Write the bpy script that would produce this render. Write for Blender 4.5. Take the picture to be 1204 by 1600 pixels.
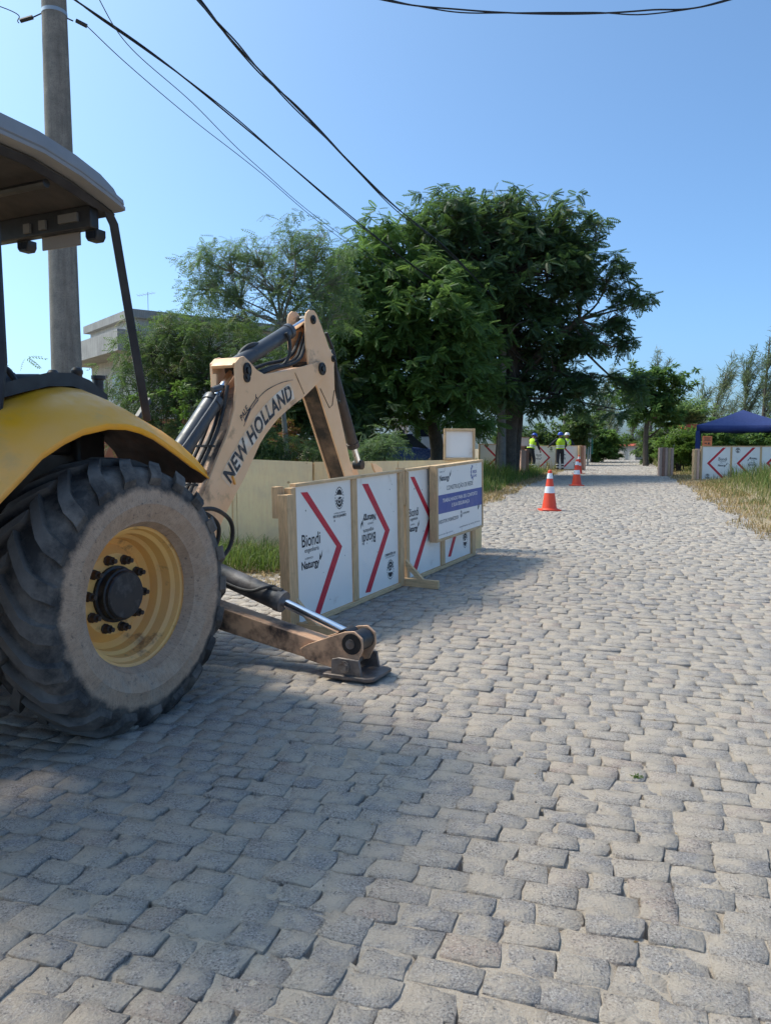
import bpy, bmesh, math, random
import numpy as np
from mathutils import Vector, Matrix, noise

for o in list(bpy.data.objects): bpy.data.objects.remove(o)
sc = bpy.context.scene
COL = sc.collection
R = math.radians
random.seed(7)
RNG = np.random.default_rng(11)

# ------------------------------------------------------------------ camera
CAM_H = 1.45
PITCH = math.atan(102 / 1200)
cam_d = bpy.data.cameras.new('camera')
cam_d.sensor_fit = 'VERTICAL'; cam_d.sensor_height = 36.0; cam_d.sensor_width = 36.0
cam_d.lens = 27.0; cam_d.clip_start = 0.05; cam_d.clip_end = 3000
cam = bpy.data.objects.new('camera', cam_d); COL.objects.link(cam)
cam.location = (0, 0, CAM_H); cam.rotation_euler = (math.pi / 2 - PITCH, 0, 0)
sc.camera = cam

# ------------------------------------------------------------------ sky, sun, exposure
SUN_AZ = math.atan2(-0.94, 0.34)          # clockwise from +Y
SUN_EL = R(54)
world = bpy.data.worlds.new('World'); sc.world = world; world.use_nodes = True
wn = world.node_tree.nodes; wl = world.node_tree.links
wn.clear()
wo = wn.new('ShaderNodeOutputWorld'); wb = wn.new('ShaderNodeBackground'); ws = wn.new('ShaderNodeTexSky')
ws.sky_type = 'NISHITA'; ws.sun_disc = False
ws.sun_elevation = SUN_EL; ws.sun_rotation = SUN_AZ
ws.altitude = 0; ws.air_density = 0.6; ws.dust_density = 3.0; ws.ozone_density = 6.5
wb.inputs['Strength'].default_value = .130
wm = wn.new('ShaderNodeMix'); wm.data_type = 'RGBA'; wm.blend_type = 'MULTIPLY'; wm.inputs[0].default_value = 1.0
wm.inputs[7].default_value = (.79, .99, .97, 1)      # white balance of the whole sky
wl.new(ws.outputs[0], wm.inputs[6]); wl.new(wm.outputs[2], wb.inputs[0]); wl.new(wb.outputs[0], wo.inputs[0])
sun_d = bpy.data.lights.new('sun', 'SUN'); sun_d.energy = 1.6; sun_d.angle = R(9.0); sun_d.color = (1.0, 0.90, 0.74)
sun = bpy.data.objects.new('sun', sun_d); COL.objects.link(sun)
to_sun = Vector((math.sin(SUN_AZ) * math.cos(SUN_EL), math.cos(SUN_AZ) * math.cos(SUN_EL), math.sin(SUN_EL)))
sun.rotation_euler = to_sun.to_track_quat('Z', 'Y').to_euler()
sun.location = (-20, 10, 30)
sc.view_settings.view_transform = 'Standard'; sc.view_settings.look = 'None'
sc.view_settings.gamma = 1.0; sc.view_settings.use_curve_mapping = False
sc.view_settings.exposure = 1.2

# ------------------------------------------------------------------ geometry helpers
def at(u, v, Y):
    """point of the place at depth Y seen at photograph pixel (u, v)"""
    a = (u - 602) / 1200; b = (v - 800) / 1200
    c, s = math.cos(PITCH), math.sin(PITCH)
    d = Vector((a, c - b * s, -s - b * c)); t = Y / d.y
    return Vector((t * d.x, Y, CAM_H + t * d.z))

RD = Vector((math.sin(R(17)), math.cos(R(17)), 0)); RN = Vector((math.cos(R(17)), -math.sin(R(17)), 0))
PROF_S = [-400, 5.5, 7.4, 9.3, 14, 22, 36, 50, 62, 75, 100, 140, 1500]
PROF_Z = [0, 0, .05, .13, .25, .32, .36, .40, .42, .25, -1.5, -3, -3]
def smooth(x, a, b):
    t = np.clip((np.asarray(x, float) - a) / (b - a), 0, 1); return t * t * (3 - 2 * t)
def gz_st(s, t):
    z = np.interp(s, PROF_S, PROF_Z)
    return z + .14 * smooth(t, 2.4, 4.6) * smooth(s, 6, 20) + .10 * smooth(-np.asarray(t), 3.4, 5.5)
def to_st(x, y): return x * RD.x + y * RD.y, x * RN.x + y * RN.y
def gz(x, y):
    s, t = to_st(x, y); return float(gz_st(s, t))
def left_edge(s): return np.interp(s, [0, 7, 9, 12, 30, 60], [-3.9, -3.8, -3.3, -2.9, -2.8, -2.8])
def right_edge(s): return np.interp(s, [0, 8, 12, 30, 60], [2.5, 2.2, 2.0, 1.9, 1.9])

class MB:
    def __init__(self): self.v = []; self.f = []; self.m = []
    def add(self, vs, fs, mi=0):
        o = len(self.v); self.v += [tuple(p) for p in vs]
        self.f += [tuple(i + o for i in f) for f in fs]; self.m += [mi] * len(fs); return self
    def box(self, c, size, rot=None, mi=0):
        hx, hy, hz = size[0] / 2, size[1] / 2, size[2] / 2
        P = [Vector((x, y, z)) for x in (-hx, hx) for y in (-hy, hy) for z in (-hz, hz)]
        if rot is not None: P = [rot @ p for p in P]
        P = [p + Vector(c) for p in P]
        return self.add(P, [(0, 1, 3, 2), (4, 6, 7, 5), (0, 4, 5, 1), (2, 3, 7, 6), (0, 2, 6, 4), (1, 5, 7, 3)], mi)
    def bx(self, x0, x1, y0, y1, z0, z1, mi=0):
        return self.box(((x0 + x1) / 2, (y0 + y1) / 2, (z0 + z1) / 2), (abs(x1 - x0), abs(y1 - y0), abs(z1 - z0)), None, mi)
    def bar(self, a, b, w, h, up=(0, 0, 1), mi=0):
        a = Vector(a); b = Vector(b); d = (b - a); L = d.length; x = d / L
        y = Vector(up).cross(x)
        if y.length < 1e-4: y = Vector((0, 1, 0)).cross(x)
        y.normalize(); z = x.cross(y)
        return self.box((a + b) / 2, (L, w, h), Matrix((x, y, z)).transposed(), mi)
    def prism(self, poly, y0, y1, mi=0):
        """polygon in (x, z) extruded along y"""
        n = len(poly)
        V = [(x, y0, z) for x, z in poly] + [(x, y1, z) for x, z in poly]
        F = [tuple(range(n)), tuple(range(2 * n - 1, n - 1, -1))]
        F += [(i, (i + 1) % n, n + (i + 1) % n, n + i) for i in range(n)]
        return self.add(V, F, mi)
    def flat(self, poly, y, mi=0):
        return self.add([(x, y, z) for x, z in poly], [tuple(range(len(poly)))], mi)
    def tube(self, pts, rad, n=8, cap=True, mi=0):
        pts = [Vector(p) for p in pts]; m = len(pts)
        if not hasattr(rad, '__len__'): rad = [rad] * m
        T = []
        for i in range(m):
            d = pts[min(i + 1, m - 1)] - pts[max(i - 1, 0)]
            T.append(d.normalized() if d.length > 1e-9 else Vector((0, 0, 1)))
        up = Vector((0, 0, 1)) if abs(T[0].z) < .95 else Vector((1, 0, 0))
        u = (up - T[0] * up.dot(T[0])).normalized()
        V = []
        for i in range(m):
            u = (u - T[i] * u.dot(T[i]))
            u = u.normalized() if u.length > 1e-6 else T[i].orthogonal().normalized()
            w = T[i].cross(u)
            for k in range(n):
                a = 2 * math.pi * k / n
                V.append(pts[i] + (u * math.cos(a) + w * math.sin(a)) * rad[i])
        F = [(i * n + k, i * n + (k + 1) % n, (i + 1) * n + (k + 1) % n, (i + 1) * n + k) for i in range(m - 1) for k in range(n)]
        if cap: F += [tuple(range(n - 1, -1, -1)), tuple((m - 1) * n + k for k in range(n))]
        return self.add(V, F, mi)
    def lathe(self, prof, n=32, axis='z', c=(0, 0, 0), mi=0, cap=True):
        """prof: (radius, height) along the axis"""
        V = []; m = len(prof); c = Vector(c)
        for r, h in prof:
            for k in range(n):
                a = 2 * math.pi * k / n; x, y = r * math.cos(a), r * math.sin(a)
                V.append(c + (Vector((x, y, h)) if axis == 'z' else Vector((x, h, y)) if axis == 'y' else Vector((h, x, y))))
        F = [(i * n + k, i * n + (k + 1) % n, (i + 1) * n + (k + 1) % n, (i + 1) * n + k) for i in range(m - 1) for k in range(n)]
        if cap and prof[0][0] > 1e-6: F.append(tuple(range(n)))
        if cap and prof[-1][0] > 1e-6: F.append(tuple((m - 1) * n + k for k in range(n)))
        return self.add(V, F, mi)
    def loft(self, rows, mi=0, close=False):
        m = len(rows); n = len(rows[0]); V = [p for r in rows for p in r]
        F = [(i * n + k, i * n + k + 1, (i + 1) * n + k + 1, (i + 1) * n + k) for i in range(m - 1) for k in range(n - 1)]
        if close: F += [(i * n + n - 1, i * n, (i + 1) * n, (i + 1) * n + n - 1) for i in range(m - 1)]
        return self.add(V, F, mi)
    def mesh(self, name, mats, ang=35, fix=True):
        me = bpy.data.meshes.new(name); me.from_pydata(self.v, [], self.f)
        if not isinstance(mats, (list, tuple)): mats = [mats]
        for m in mats: me.materials.append(m)
        if len(mats) > 1: me.polygons.foreach_set('material_index', self.m)
        if fix:
            bm = bmesh.new(); bm.from_mesh(me)
            bmesh.ops.remove_doubles(bm, verts=bm.verts, dist=1e-5)
            bmesh.ops.recalc_face_normals(bm, faces=bm.faces); bm.to_mesh(me); bm.free()
        if ang:
            me.polygons.foreach_set('use_smooth', [True] * len(me.polygons)); me.set_sharp_from_angle(angle=R(ang))
        me.update(); return me
    def build(self, name, mats, parent=None, ang=35, bevel=0, fix=True, seg=2):
        o = link(name, self.mesh(name, mats, ang, fix), parent)
        if bevel:
            b = o.modifiers.new('bevel', 'BEVEL'); b.width = bevel; b.segments = seg; b.limit_method = 'ANGLE'; b.angle_limit = R(40)
        return o

def link(name, data, parent=None):
    o = bpy.data.objects.new(name, data); COL.objects.link(o)
    if parent: o.parent = parent
    return o
def tag(o, label=None, cat=None, group=None, kind=None):
    if label: o['label'] = label
    if cat: o['category'] = cat
    if group: o['group'] = group
    if kind: o['kind'] = kind
    return o
def thing(name, label, cat, loc=(0, 0, 0), rz=0, group=None, rot=None):
    o = bpy.data.objects.new(name, None); COL.objects.link(o); o.empty_display_size = .2
    o.location = loc; o.rotation_euler = rot if rot else (0, 0, rz)
    return tag(o, label, cat, group)
def np_mesh(name, V, F, mat, attrs=None, smooth_=False):
    me = bpy.data.meshes.new(name); V = np.ascontiguousarray(V, np.float32); F = np.ascontiguousarray(F, np.int32)
    m, k = F.shape
    me.vertices.add(len(V)); me.vertices.foreach_set('co', V.ravel())
    me.loops.add(m * k); me.loops.foreach_set('vertex_index', F.ravel())
    me.polygons.add(m); me.polygons.foreach_set('loop_start', np.arange(0, m * k, k, dtype=np.int32))
    me.update(calc_edges=True)
    if smooth_: me.polygons.foreach_set('use_smooth', np.ones(m, bool))
    for n_, a in (attrs or {}).items():
        at_ = me.attributes.new(n_, 'FLOAT', 'POINT'); at_.data.foreach_set('value', np.ascontiguousarray(a, np.float32))
    me.materials.append(mat); return me
def spline(pts, k=6):
    P = [Vector(p) for p in pts]; P = [P[0] * 2 - P[1]] + P + [P[-1] * 2 - P[-2]]; out = []
    for i in range(1, len(P) - 2):
        for j in range(k):
            t = j / k; a, b, c, d = P[i - 1], P[i], P[i + 1], P[i + 2]
            out.append(.5 * ((2 * b) + (c - a) * t + (2 * a - 5 * b + 4 * c - d) * t * t + (3 * b - a - 3 * c + d) * t ** 3))
    return out + [P[-2]]

# ------------------------------------------------------------------ materials
def mat_new(name):
    m = bpy.data.materials.new(name); m.use_nodes = True; nt = m.node_tree
    return m, nt, nt.nodes['Principled BSDF']
def nd(nt, typ, ins=None, **kw):
    n = nt.nodes.new(typ)
    for k, v in kw.items(): setattr(n, k, v)
    for k, v in (ins or {}).items():
        if hasattr(v, 'is_linked') or isinstance(v, bpy.types.NodeSocket): nt.links.new(v, n.inputs[k])
        else: n.inputs[k].default_value = v
    return n
def ramp(nt, fac, stops):
    r = nt.nodes.new('ShaderNodeValToRGB'); nt.links.new(fac, r.inputs[0]); e = r.color_ramp.elements
    while len(e) < len(stops): e.new(.5)
    for i, (p, c) in enumerate(stops):
        e[i].position = p; e[i].color = (c[0], c[1], c[2], 1) if hasattr(c, '__len__') else (c, c, c, 1)
    return r.outputs[0]
def mix(nt, fac, a, b, blend='MIX'):
    n = nt.nodes.new('ShaderNodeMix'); n.data_type = 'RGBA'; n.blend_type = blend
    for sock, v in ((n.inputs[0], fac), (n.inputs[6], a), (n.inputs[7], b)):
        if isinstance(v, bpy.types.NodeSocket): nt.links.new(v, sock)
        elif hasattr(v, '__len__'): sock.default_value = (v[0], v[1], v[2], 1)
        else: sock.default_value = v
    return n.outputs[2]
def coords(nt, kind='Object', scale=(1, 1, 1)):
    if kind == 'Position': return nt.nodes.new('ShaderNodeNewGeometry').outputs['Position']
    t = nt.nodes.new('ShaderNodeTexCoord')
    if tuple(scale) == (1, 1, 1): return t.outputs[kind]
    mp = nt.nodes.new('ShaderNodeMapping'); mp.inputs['Scale'].default_value = scale
    nt.links.new(t.outputs[kind], mp.inputs[0]); return mp.outputs[0]
def noise_(nt, vec, scale, detail=4, rough=.55):
    n = nd(nt, 'ShaderNodeTexNoise', {'Scale': scale, 'Detail': detail, 'Roughness': rough}); nt.links.new(vec, n.inputs['Vector'])
    return n.outputs[0]
def bump(nt, bs, h, strength=.3, dist=.01):
    b = nd(nt, 'ShaderNodeBump', {'Strength': strength, 'Distance': dist}); nt.links.new(h, b.inputs['Height'])
    nt.links.new(b.outputs[0], bs.inputs['Normal'])
def paint(name, col, rough=.5, metal=0, col2=None, scale=6, lo=.45, hi=.65, stain=None, sscale=3, slo=.58, shi=.72, bmp=.15, bscale=60, stretch=(1, 1, 1), spec=None):
    """paint / wood / metal with a second tone and stains of their own"""
    m, nt, bs = mat_new(name); v = coords(nt, 'Object', stretch)
    c = None
    if col2 is not None: c = mix(nt, ramp(nt, noise_(nt, v, scale), [(lo, 0), (hi, 1)]), col, col2)
    if stain is not None:
        f = ramp(nt, noise_(nt, v, sscale, 7, .65), [(slo, 0), (shi, 1)]); c = mix(nt, f, c if c is not None else col, stain)
    if c is not None: nt.links.new(c, bs.inputs['Base Color'])
    else: bs.inputs['Base Color'].default_value = (*col, 1)
    bs.inputs['Metallic'].default_value = metal
    rr = nd(nt, 'ShaderNodeMapRange', {'From Min': .3, 'From Max': .7, 'To Min': max(rough - .1, .03), 'To Max': min(rough + .12, 1)})
    nt.links.new(noise_(nt, v, 14), rr.inputs[0]); nt.links.new(rr.outputs[0], bs.inputs['Roughness'])
    if spec is not None: bs.inputs['Specular IOR Level'].default_value = spec
    if bmp: bump(nt, bs, noise_(nt, v, bscale), bmp, .004)
    return m

def stone_mat():
    m, nt, bs = mat_new('granite'); v = coords(nt, 'Position')
    a = nd(nt, 'ShaderNodeAttribute', attribute_name='tint').outputs['Fac']
    base = ramp(nt, a, [(0, (.325, .300, .290)), (.3, (.385, .347, .318)), (.6, (.425, .372, .325)), (.88, (.455, .392, .335)), (.95, (.42, .342, .295)), (1, (.44, .345, .285))])
    sp = noise_(nt, v, 130, 4, .75); base = mix(nt, ramp(nt, sp, [(.38, 1), (.47, 0)]), base, (.13, .12, .115))
    base = mix(nt, ramp(nt, sp, [(.55, 0), (.66, .95)]), base, (.64, .59, .53))
    base = mix(nt, ramp(nt, noise_(nt, v, 38, 5, .7), [(.36, .6), (.47, 0)]), base, (.27, .25, .235))
    dust = ramp(nt, noise_(nt, v, 8, 8, .76), [(.44, 0), (.58, .90)])
    base = mix(nt, dust, base, (.495, .422, .345))
    nt.links.new(base, bs.inputs['Base Color']); bs.inputs['Roughness'].default_value = .88; bs.inputs['Specular IOR Level'].default_value = .2
    h = nd(nt, 'ShaderNodeMath', {0: noise_(nt, v, 22, 8, .75), 1: noise_(nt, v, 85, 5, .7)}, operation='ADD').outputs[0]
    bump(nt, bs, h, 1.0, .014); return m
def sand_mat():
    m, nt, bs = mat_new('sand'); v = coords(nt, 'Position')
    c = ramp(nt, noise_(nt, v, 5, 6, .65), [(.3, (.33, .275, .218)), (.5, (.405, .342, .276)), (.72, (.46, .392, .32))])
    c = mix(nt, ramp(nt, noise_(nt, v, 210, 2, .7), [(.36, .75), (.46, 0)]), c, (.25, .215, .175))
    c = mix(nt, ramp(nt, noise_(nt, v, 190, 2, .7), [(.60, 0), (.68, .8)]), c, (.48, .45, .41))
    nt.links.new(c, bs.inputs['Base Color']); bs.inputs['Roughness'].default_value = .95; bs.inputs['Specular IOR Level'].default_value = .1
    bump(nt, bs, noise_(nt, v, 120, 5, .7), .6, .012); return m
def ground_mat():
    m, nt, bs = mat_new('verge_soil'); v = coords(nt, 'Position')
    c = ramp(nt, noise_(nt, v, .9, 8, .65), [(.30, (.20, .17, .10)), (.48, (.34, .27, .18)), (.60, (.44, .35, .24)), (.75, (.19, .18, .09))])
    c = mix(nt, ramp(nt, noise_(nt, v, 22, 5, .7), [(.35, .6), (.6, 0)]), c, (.10, .085, .05))
    nt.links.new(c, bs.inputs['Base Color']); bs.inputs['Roughness'].default_value = .95; bs.inputs['Specular IOR Level'].default_value = .1
    bump(nt, bs, noise_(nt, v, 25, 6, .7), .8, .03); return m
def leaf_mat(name, stops, trans=.35, rough=.5):
    m, nt, bs = mat_new(name)
    a = nd(nt, 'ShaderNodeAttribute', attribute_name='tint').outputs['Fac']; c = ramp(nt, a, stops)
    nt.links.new(c, bs.inputs['Base Color']); bs.inputs['Roughness'].default_value = rough; bs.inputs['Specular IOR Level'].default_value = .3
    tr = nd(nt, 'ShaderNodeBsdfTranslucent'); c2 = mix(nt, .5, c, (.26, .42, .09), 'MIX'); nt.links.new(c2, tr.inputs[0])
    mx = nd(nt, 'ShaderNodeMixShader', {0: trans}); nt.links.new(bs.outputs[0], mx.inputs[1]); nt.links.new(tr.outputs[0], mx.inputs[2])
    nt.links.new(mx.outputs[0], nt.nodes['Material Output'].inputs[0]); return m
def tyre_mat():
    m, nt, bs = mat_new('tyre_rubber'); v = coords(nt)
    sx = nd(nt, 'ShaderNodeSeparateXYZ'); nt.links.new(v, sx.inputs[0])
    r = nd(nt, 'ShaderNodeMath', {0: nd(nt, 'ShaderNodeMath', {0: sx.outputs[0], 1: 2.0}, operation='POWER').outputs[0], 1: nd(nt, 'ShaderNodeMath', {0: sx.outputs[2], 1: 2.0}, operation='POWER').outputs[0]}, operation='ADD').outputs[0]
    r = nd(nt, 'ShaderNodeMath', {0: r}, operation='SQRT').outputs[0]
    nz = noise_(nt, v, 9, 6, .65)
    rr = nd(nt, 'ShaderNodeMath', {0: r, 1: nd(nt, 'ShaderNodeMath', {0: nz, 1: .10}, operation='MULTIPLY').outputs[0]}, operation='ADD').outputs[0]
    side = ramp(nt, rr, [(.595, 1), (.625, 0)])
    rub = mix(nt, ramp(nt, noise_(nt, v, 5, 7, .7), [(.42, 0), (.68, 1)]), (.045, .042, .041), (.20, .17, .145))
    dust = mix(nt, ramp(nt, noise_(nt, v, 16, 6, .7), [(.35, 0), (.7, 1)]), (.41, .275, .185), (.50, .355, .25))
    dust = mix(nt, ramp(nt, noise_(nt, v, 6, 5, .6), [(.56, 0), (.70, .75)]), dust, (.36, .30, .24))
    dust = mix(nt, ramp(nt, noise_(nt, v, 34, 5, .75), [(.58, 0), (.66, .7)]), dust, (.10, .085, .075))
    ang = nd(nt, 'ShaderNodeMath', {0: sx.outputs[0], 1: sx.outputs[2]}, operation='ARCTAN2').outputs[0]; cxyz = nd(nt, 'ShaderNodeCombineXYZ', {0: nd(nt, 'ShaderNodeMath', {0: ang, 1: 9.0}, operation='MULTIPLY').outputs[0], 1: nd(nt, 'ShaderNodeMath', {0: r, 1: 3.0}, operation='MULTIPLY').outputs[0]}).outputs[0]
    crk = ramp(nt, noise_(nt, cxyz, 3.2, 5, .7), [(.485, 0), (.5, .75), (.515, 0)]); dust = mix(nt, crk, dust, (.13, .10, .085))
    lug = ramp(nt, nd(nt, 'ShaderNodeMath', {0: r, 1: nd(nt, 'ShaderNodeMath', {0: nz, 1: .02}, operation='MULTIPLY').outputs[0]}, operation='ADD').outputs[0], [(.694, 0), (.712, 1)]); rub = mix(nt, lug, rub, mix(nt, noise_(nt, v, 12, 6, .7), (.075, .068, .064), (.21, .18, .155)))
    nt.links.new(mix(nt, side, rub, dust), bs.inputs['Base Color']); bs.inputs['Roughness'].default_value = .78; bs.inputs['Specular IOR Level'].default_value = .3
    bump(nt, bs, noise_(nt, v, 45, 6, .7), .35, .008); return m
def ply_mat(name, tone=(.60, .40, .22)):
    m, nt, bs = mat_new(name); v = coords(nt, 'Object', (1, 1, 1)); g = coords(nt, 'Object', (6, 6, 1.1))
    c = mix(nt, noise_(nt, g, 5, 6, .65), tuple(x * .78 for x in tone), tuple(min(x * 1.22, .9) for x in tone))
    w = nd(nt, 'ShaderNodeTexVoronoi', {'Scale': 4.0, 'Randomness': .6}); nt.links.new(coords(nt, 'Object', (1.05, 0, 1.25)), w.inputs['Vector'])
    kn = ramp(nt, w.outputs['Distance'], [(.045, 1), (.10, 0)])
    c = mix(nt, nd(nt, 'ShaderNodeMath', {0: kn, 1: .75}, operation='MULTIPLY').outputs[0], c, (.30, .14, .06))
    c = mix(nt, ramp(nt, noise_(nt, v, 2.4, 5, .6), [(.45, 0), (.75, .5)]), c, (.50, .42, .33))
    nt.links.new(c, bs.inputs['Base Color']); bs.inputs['Roughness'].default_value = .75; bs.inputs['Specular IOR Level'].default_value = .2
    bump(nt, bs, noise_(nt, g, 14, 4), .2, .004); return m
def wood_mat(name, tone, stretch):
    m, nt, bs = mat_new(name); v = coords(nt, 'Object', stretch); p = coords(nt)
    c = mix(nt, ramp(nt, noise_(nt, v, 9, 6, .6), [(.3, 0), (.7, 1)]), tuple(x * .72 for x in tone), tuple(min(1, x * 1.2) for x in tone))
    c = mix(nt, ramp(nt, noise_(nt, p, 5, 5, .6), [(.58, 0), (.72, .7)]), c, tuple(x * .55 for x in tone))
    nt.links.new(c, bs.inputs['Base Color']); bs.inputs['Roughness'].default_value = .7; bs.inputs['Specular IOR Level'].default_value = .2
    bump(nt, bs, noise_(nt, v, 22, 4), .25, .004); return m
def concrete_mat(name, a, b, sc_=3, streak=(.5, .5, .12)):
    m, nt, bs = mat_new(name); v = coords(nt); g = coords(nt, 'Object', (4, 4, .25))
    c = mix(nt, ramp(nt, noise_(nt, v, sc_, 8, .7), [(.35, 0), (.68, 1)]), a, b)
    c = mix(nt, ramp(nt, noise_(nt, g, 3, 6, .7), [(.45, 0), (.75, .65)]), c, tuple(x * .5 for x in a))
    c = mix(nt, ramp(nt, noise_(nt, v, 60, 4, .7), [(.35, .5), (.5, 0)]), c, tuple(x * .45 for x in a))
    nt.links.new(c, bs.inputs['Base Color']); bs.inputs['Roughness'].default_value = .9; bs.inputs['Specular IOR Level'].default_value = .2
    bump(nt, bs, noise_(nt, v, 50, 6, .7), .4, .01); return m

MT = {}
MT['stone'] = stone_mat(); MT['sand'] = sand_mat(); MT['ground'] = ground_mat(); MT['tyre'] = tyre_mat()
MT['yellow'] = paint('yellow_paint', (.95, .41, .012), .42, 0, (.93, .455, .12), 1.6, .40, .66, (.50, .34, .16), 2.2, .55, .85, .06, 40)
MT['tan'] = paint('faded_boom_paint', (.88, .545, .305), .55, 0, (.83, .495, .26), 4, .35, .7, (.16, .085, .05), 3.2, .60, .78, .12, 50)
MT['tan_dirty'] = paint('greasy_boom_paint', (.70, .42, .25), .55, 0, (.55, .325, .195), 5, .3, .6, (.055, .035, .028), 2.6, .46, .60, .2, 50)
MT['rust'] = paint('rusty_underside', (.10, .055, .04), .8, 0, (.05, .035, .03), 5, .4, .6, (.16, .07, .04), 4, .5, .7, .3, 50)
MT['steel'] = paint('worn_dark_steel', (.20, .17, .155), .5, .4, (.10, .085, .078), 9, .4, .6, (.15, .09, .06), 6, .55, .7, .3, 70)
MT['grease'] = paint('black_grease', (.013, .012, .012), .45, 0, (.03, .022, .018), 10, .4, .7, bmp=.4, bscale=50)
MT['cyl'] = paint('cylinder_grey', (.060, .062, .070), .42, .15, (.085, .085, .090), 6, .4, .7, (.14, .115, .095), 7, .58, .72, .15, 60)
MT['cyl_worn'] = paint('worn_cylinder_grey', (.060, .060, .064), .5, .2, (.17, .155, .15), 5, .42, .62, (.05, .04, .035), 8, .5, .7, .25, 60)
MT['brown_cyl'] = paint('mud_brown_cylinder', (.055, .040, .032), .6, .1, (.09, .06, .045), 6, .4, .6, bmp=.2)
MT['chrome'] = paint('chrome_rod', (.78, .79, .82), .12, 1.0, bmp=0)
MT['black'] = paint('black_plastic', (.018, .018, .021), .42, 0, (.03, .03, .034), 8, .4, .7, bmp=.08)
MT['post_black'] = paint('black_post_paint', (.012, .012, .018), .5, 0, (.03, .03, .036), 5, .5, .7, bmp=.05)
MT['hose'] = paint('rubber_hose', (.018, .017, .017), .55, 0, (.05, .042, .036), 9, .45, .7, bmp=.2)
MT['roof'] = paint('grey_roof_paint', (.27, .265, .27), .5, 0, (.22, .22, .225), 3, .4, .7, bmp=.05)
MT['headliner'] = paint('dark_headliner', (.05, .045, .042), .85, 0, (.085, .07, .06), 4, .4, .7)
MT['rim'] = paint('rim_yellow', (.88, .50, .15), .5, 0, (.80, .44, .16), 4, .4, .65, (.22, .11, .055), 6, .58, .70, .12, 50)
MT['nut'] = paint('rusty_nut', (.085, .058, .045), .65, .4, (.045, .035, .03), 12, .4, .6, bmp=.3)
MT['hub'] = paint('scratched_black_hub', (.020, .020, .023), .5, .1, (.075, .07, .07), 16, .52, .72, bmp=.15)
MT['white'] = paint('white_board_paint', (.90, .865, .81), .45, 0, (.86, .825, .77), 2.5, .4, .7, (.56, .49, .41), 5, .62, .80, .05, 40)
MT['sign_white'] = paint('sign_print_white', (.88, .85, .81), .35, bmp=0)
MT['red'] = paint('red_spray_paint', (.62, .022, .045), .55, 0, (.52, .025, .05), 7, .4, .6, bmp=.05)
MT['print_black'] = paint('stencil_black', (.022, .022, .026), .7, 0, (.10, .10, .105), 45, .50, .68, bmp=0)
MT['decal_dark'] = paint('faded_decal', (.028, .029, .036), .6, 0, (.30, .23, .17), 16, .52, .66, bmp=0)
MT['decal_light'] = paint('pale_decal', (.80, .69, .57), .6, 0, (.80, .54, .33), 7, .36, .54, bmp=0)
MT['print_blue'] = paint('sign_blue', (.045, .085, .33), .4, bmp=0)
MT['print_grey'] = paint('sign_grey_text', (.06, .075, .10), .5, bmp=0)
MT['ply'] = ply_mat('plywood', (.93, .62, .34)); MT['ply2'] = ply_mat('plywood_pale', (.93, .66, .39))
MT['wx'] = wood_mat('pine_lengthwise', (.68, .47, .27), (1, 12, 12)); MT['wz'] = wood_mat('pine_upright', (.64, .43, .24), (12, 12, 1)); MT['wy'] = wood_mat('pine_cross', (.70, .48, .27), (12, 1, 12))
MT['wold'] = wood_mat('weathered_board', (.66, .43, .33), (12, 12, 1)); MT['wold2'] = wood_mat('weathered_board_dark', (.42, .22, .15), (12, 12, 1)); MT['wold_x'] = wood_mat('weathered_plank', (.55, .37, .26), (1, 12, 12))
MT['pole'] = concrete_mat('pole_concrete', (.20, .185, .165), (.32, .29, .25), 5)
MT['conc'] = concrete_mat('grey_concrete', (.30, .29, .275), (.44, .425, .40), 1.5)
MT['plaster'] = concrete_mat('pale_plaster', (.50, .48, .44), (.62, .60, .56), 1.0)
MT['brick'] = concrete_mat('red_brickwork', (.30, .12, .07), (.38, .17, .10), 3)
MT['glass'] = paint('dark_glass', (.015, .02, .03), .08, 0, bmp=0)
MT['bark'] = concrete_mat('bark', (.085, .07, .055), (.15, .125, .10), 6); MT['bark_pale'] = concrete_mat('pale_bark', (.27, .24, .20), (.38, .35, .30), 6)
MT['leafA'] = leaf_mat('leaf_green', [(0, (.055, .110, .032)), (.6, (.095, .170, .045)), (.85, (.16, .27, .06)), (1, (.26, .38, .085))], .42)
MT['leafB'] = leaf_mat('leaf_dark', [(0, (.034, .066, .034)), (.6, (.058, .102, .046)), (.9, (.085, .15, .052)), (1, (.13, .22, .06))], .34)
MT['leafC'] = leaf_mat('leaf_feathery', [(0, (.11, .16, .085)), (.6, (.16, .22, .11)), (1, (.22, .28, .13))], .45)
MT['leafD'] = leaf_mat('leaf_shrub', [(0, (.05, .085, .03)), (.6, (.085, .125, .045)), (.9, (.13, .165, .055)), (1, (.20, .15, .06))], .38)
MT['needle'] = leaf_mat('needle_grey_green', [(0, (.14, .155, .11)), (.6, (.20, .215, .15)), (1, (.28, .28, .20))], .35)
MT['needle_dark'] = leaf_mat('needle_olive', [(0, (.085, .105, .075)), (.6, (.13, .15, .105)), (1, (.19, .20, .14))], .35)
MT['leaf_red'] = leaf_mat('leaf_rusty', [(0, (.16, .045, .025)), (1, (.30, .09, .045))], .3)
MT['leaf_bright'] = leaf_mat('leaf_bright', [(0, (.055, .11, .015)), (1, (.16, .24, .035))], .35)
MT['grass'] = leaf_mat('grass_green', [(0, (.055, .095, .018)), (.5, (.11, .165, .03)), (.8, (.21, .22, .055)), (1, (.36, .28, .12))], .3, .6)
MT['grass_dry'] = leaf_mat('grass_dry', [(0, (.10, .125, .035)), (.35, (.19, .19, .065)), (.7, (.33, .27, .11)), (1, (.46, .35, .17))], .3, .6)
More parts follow.
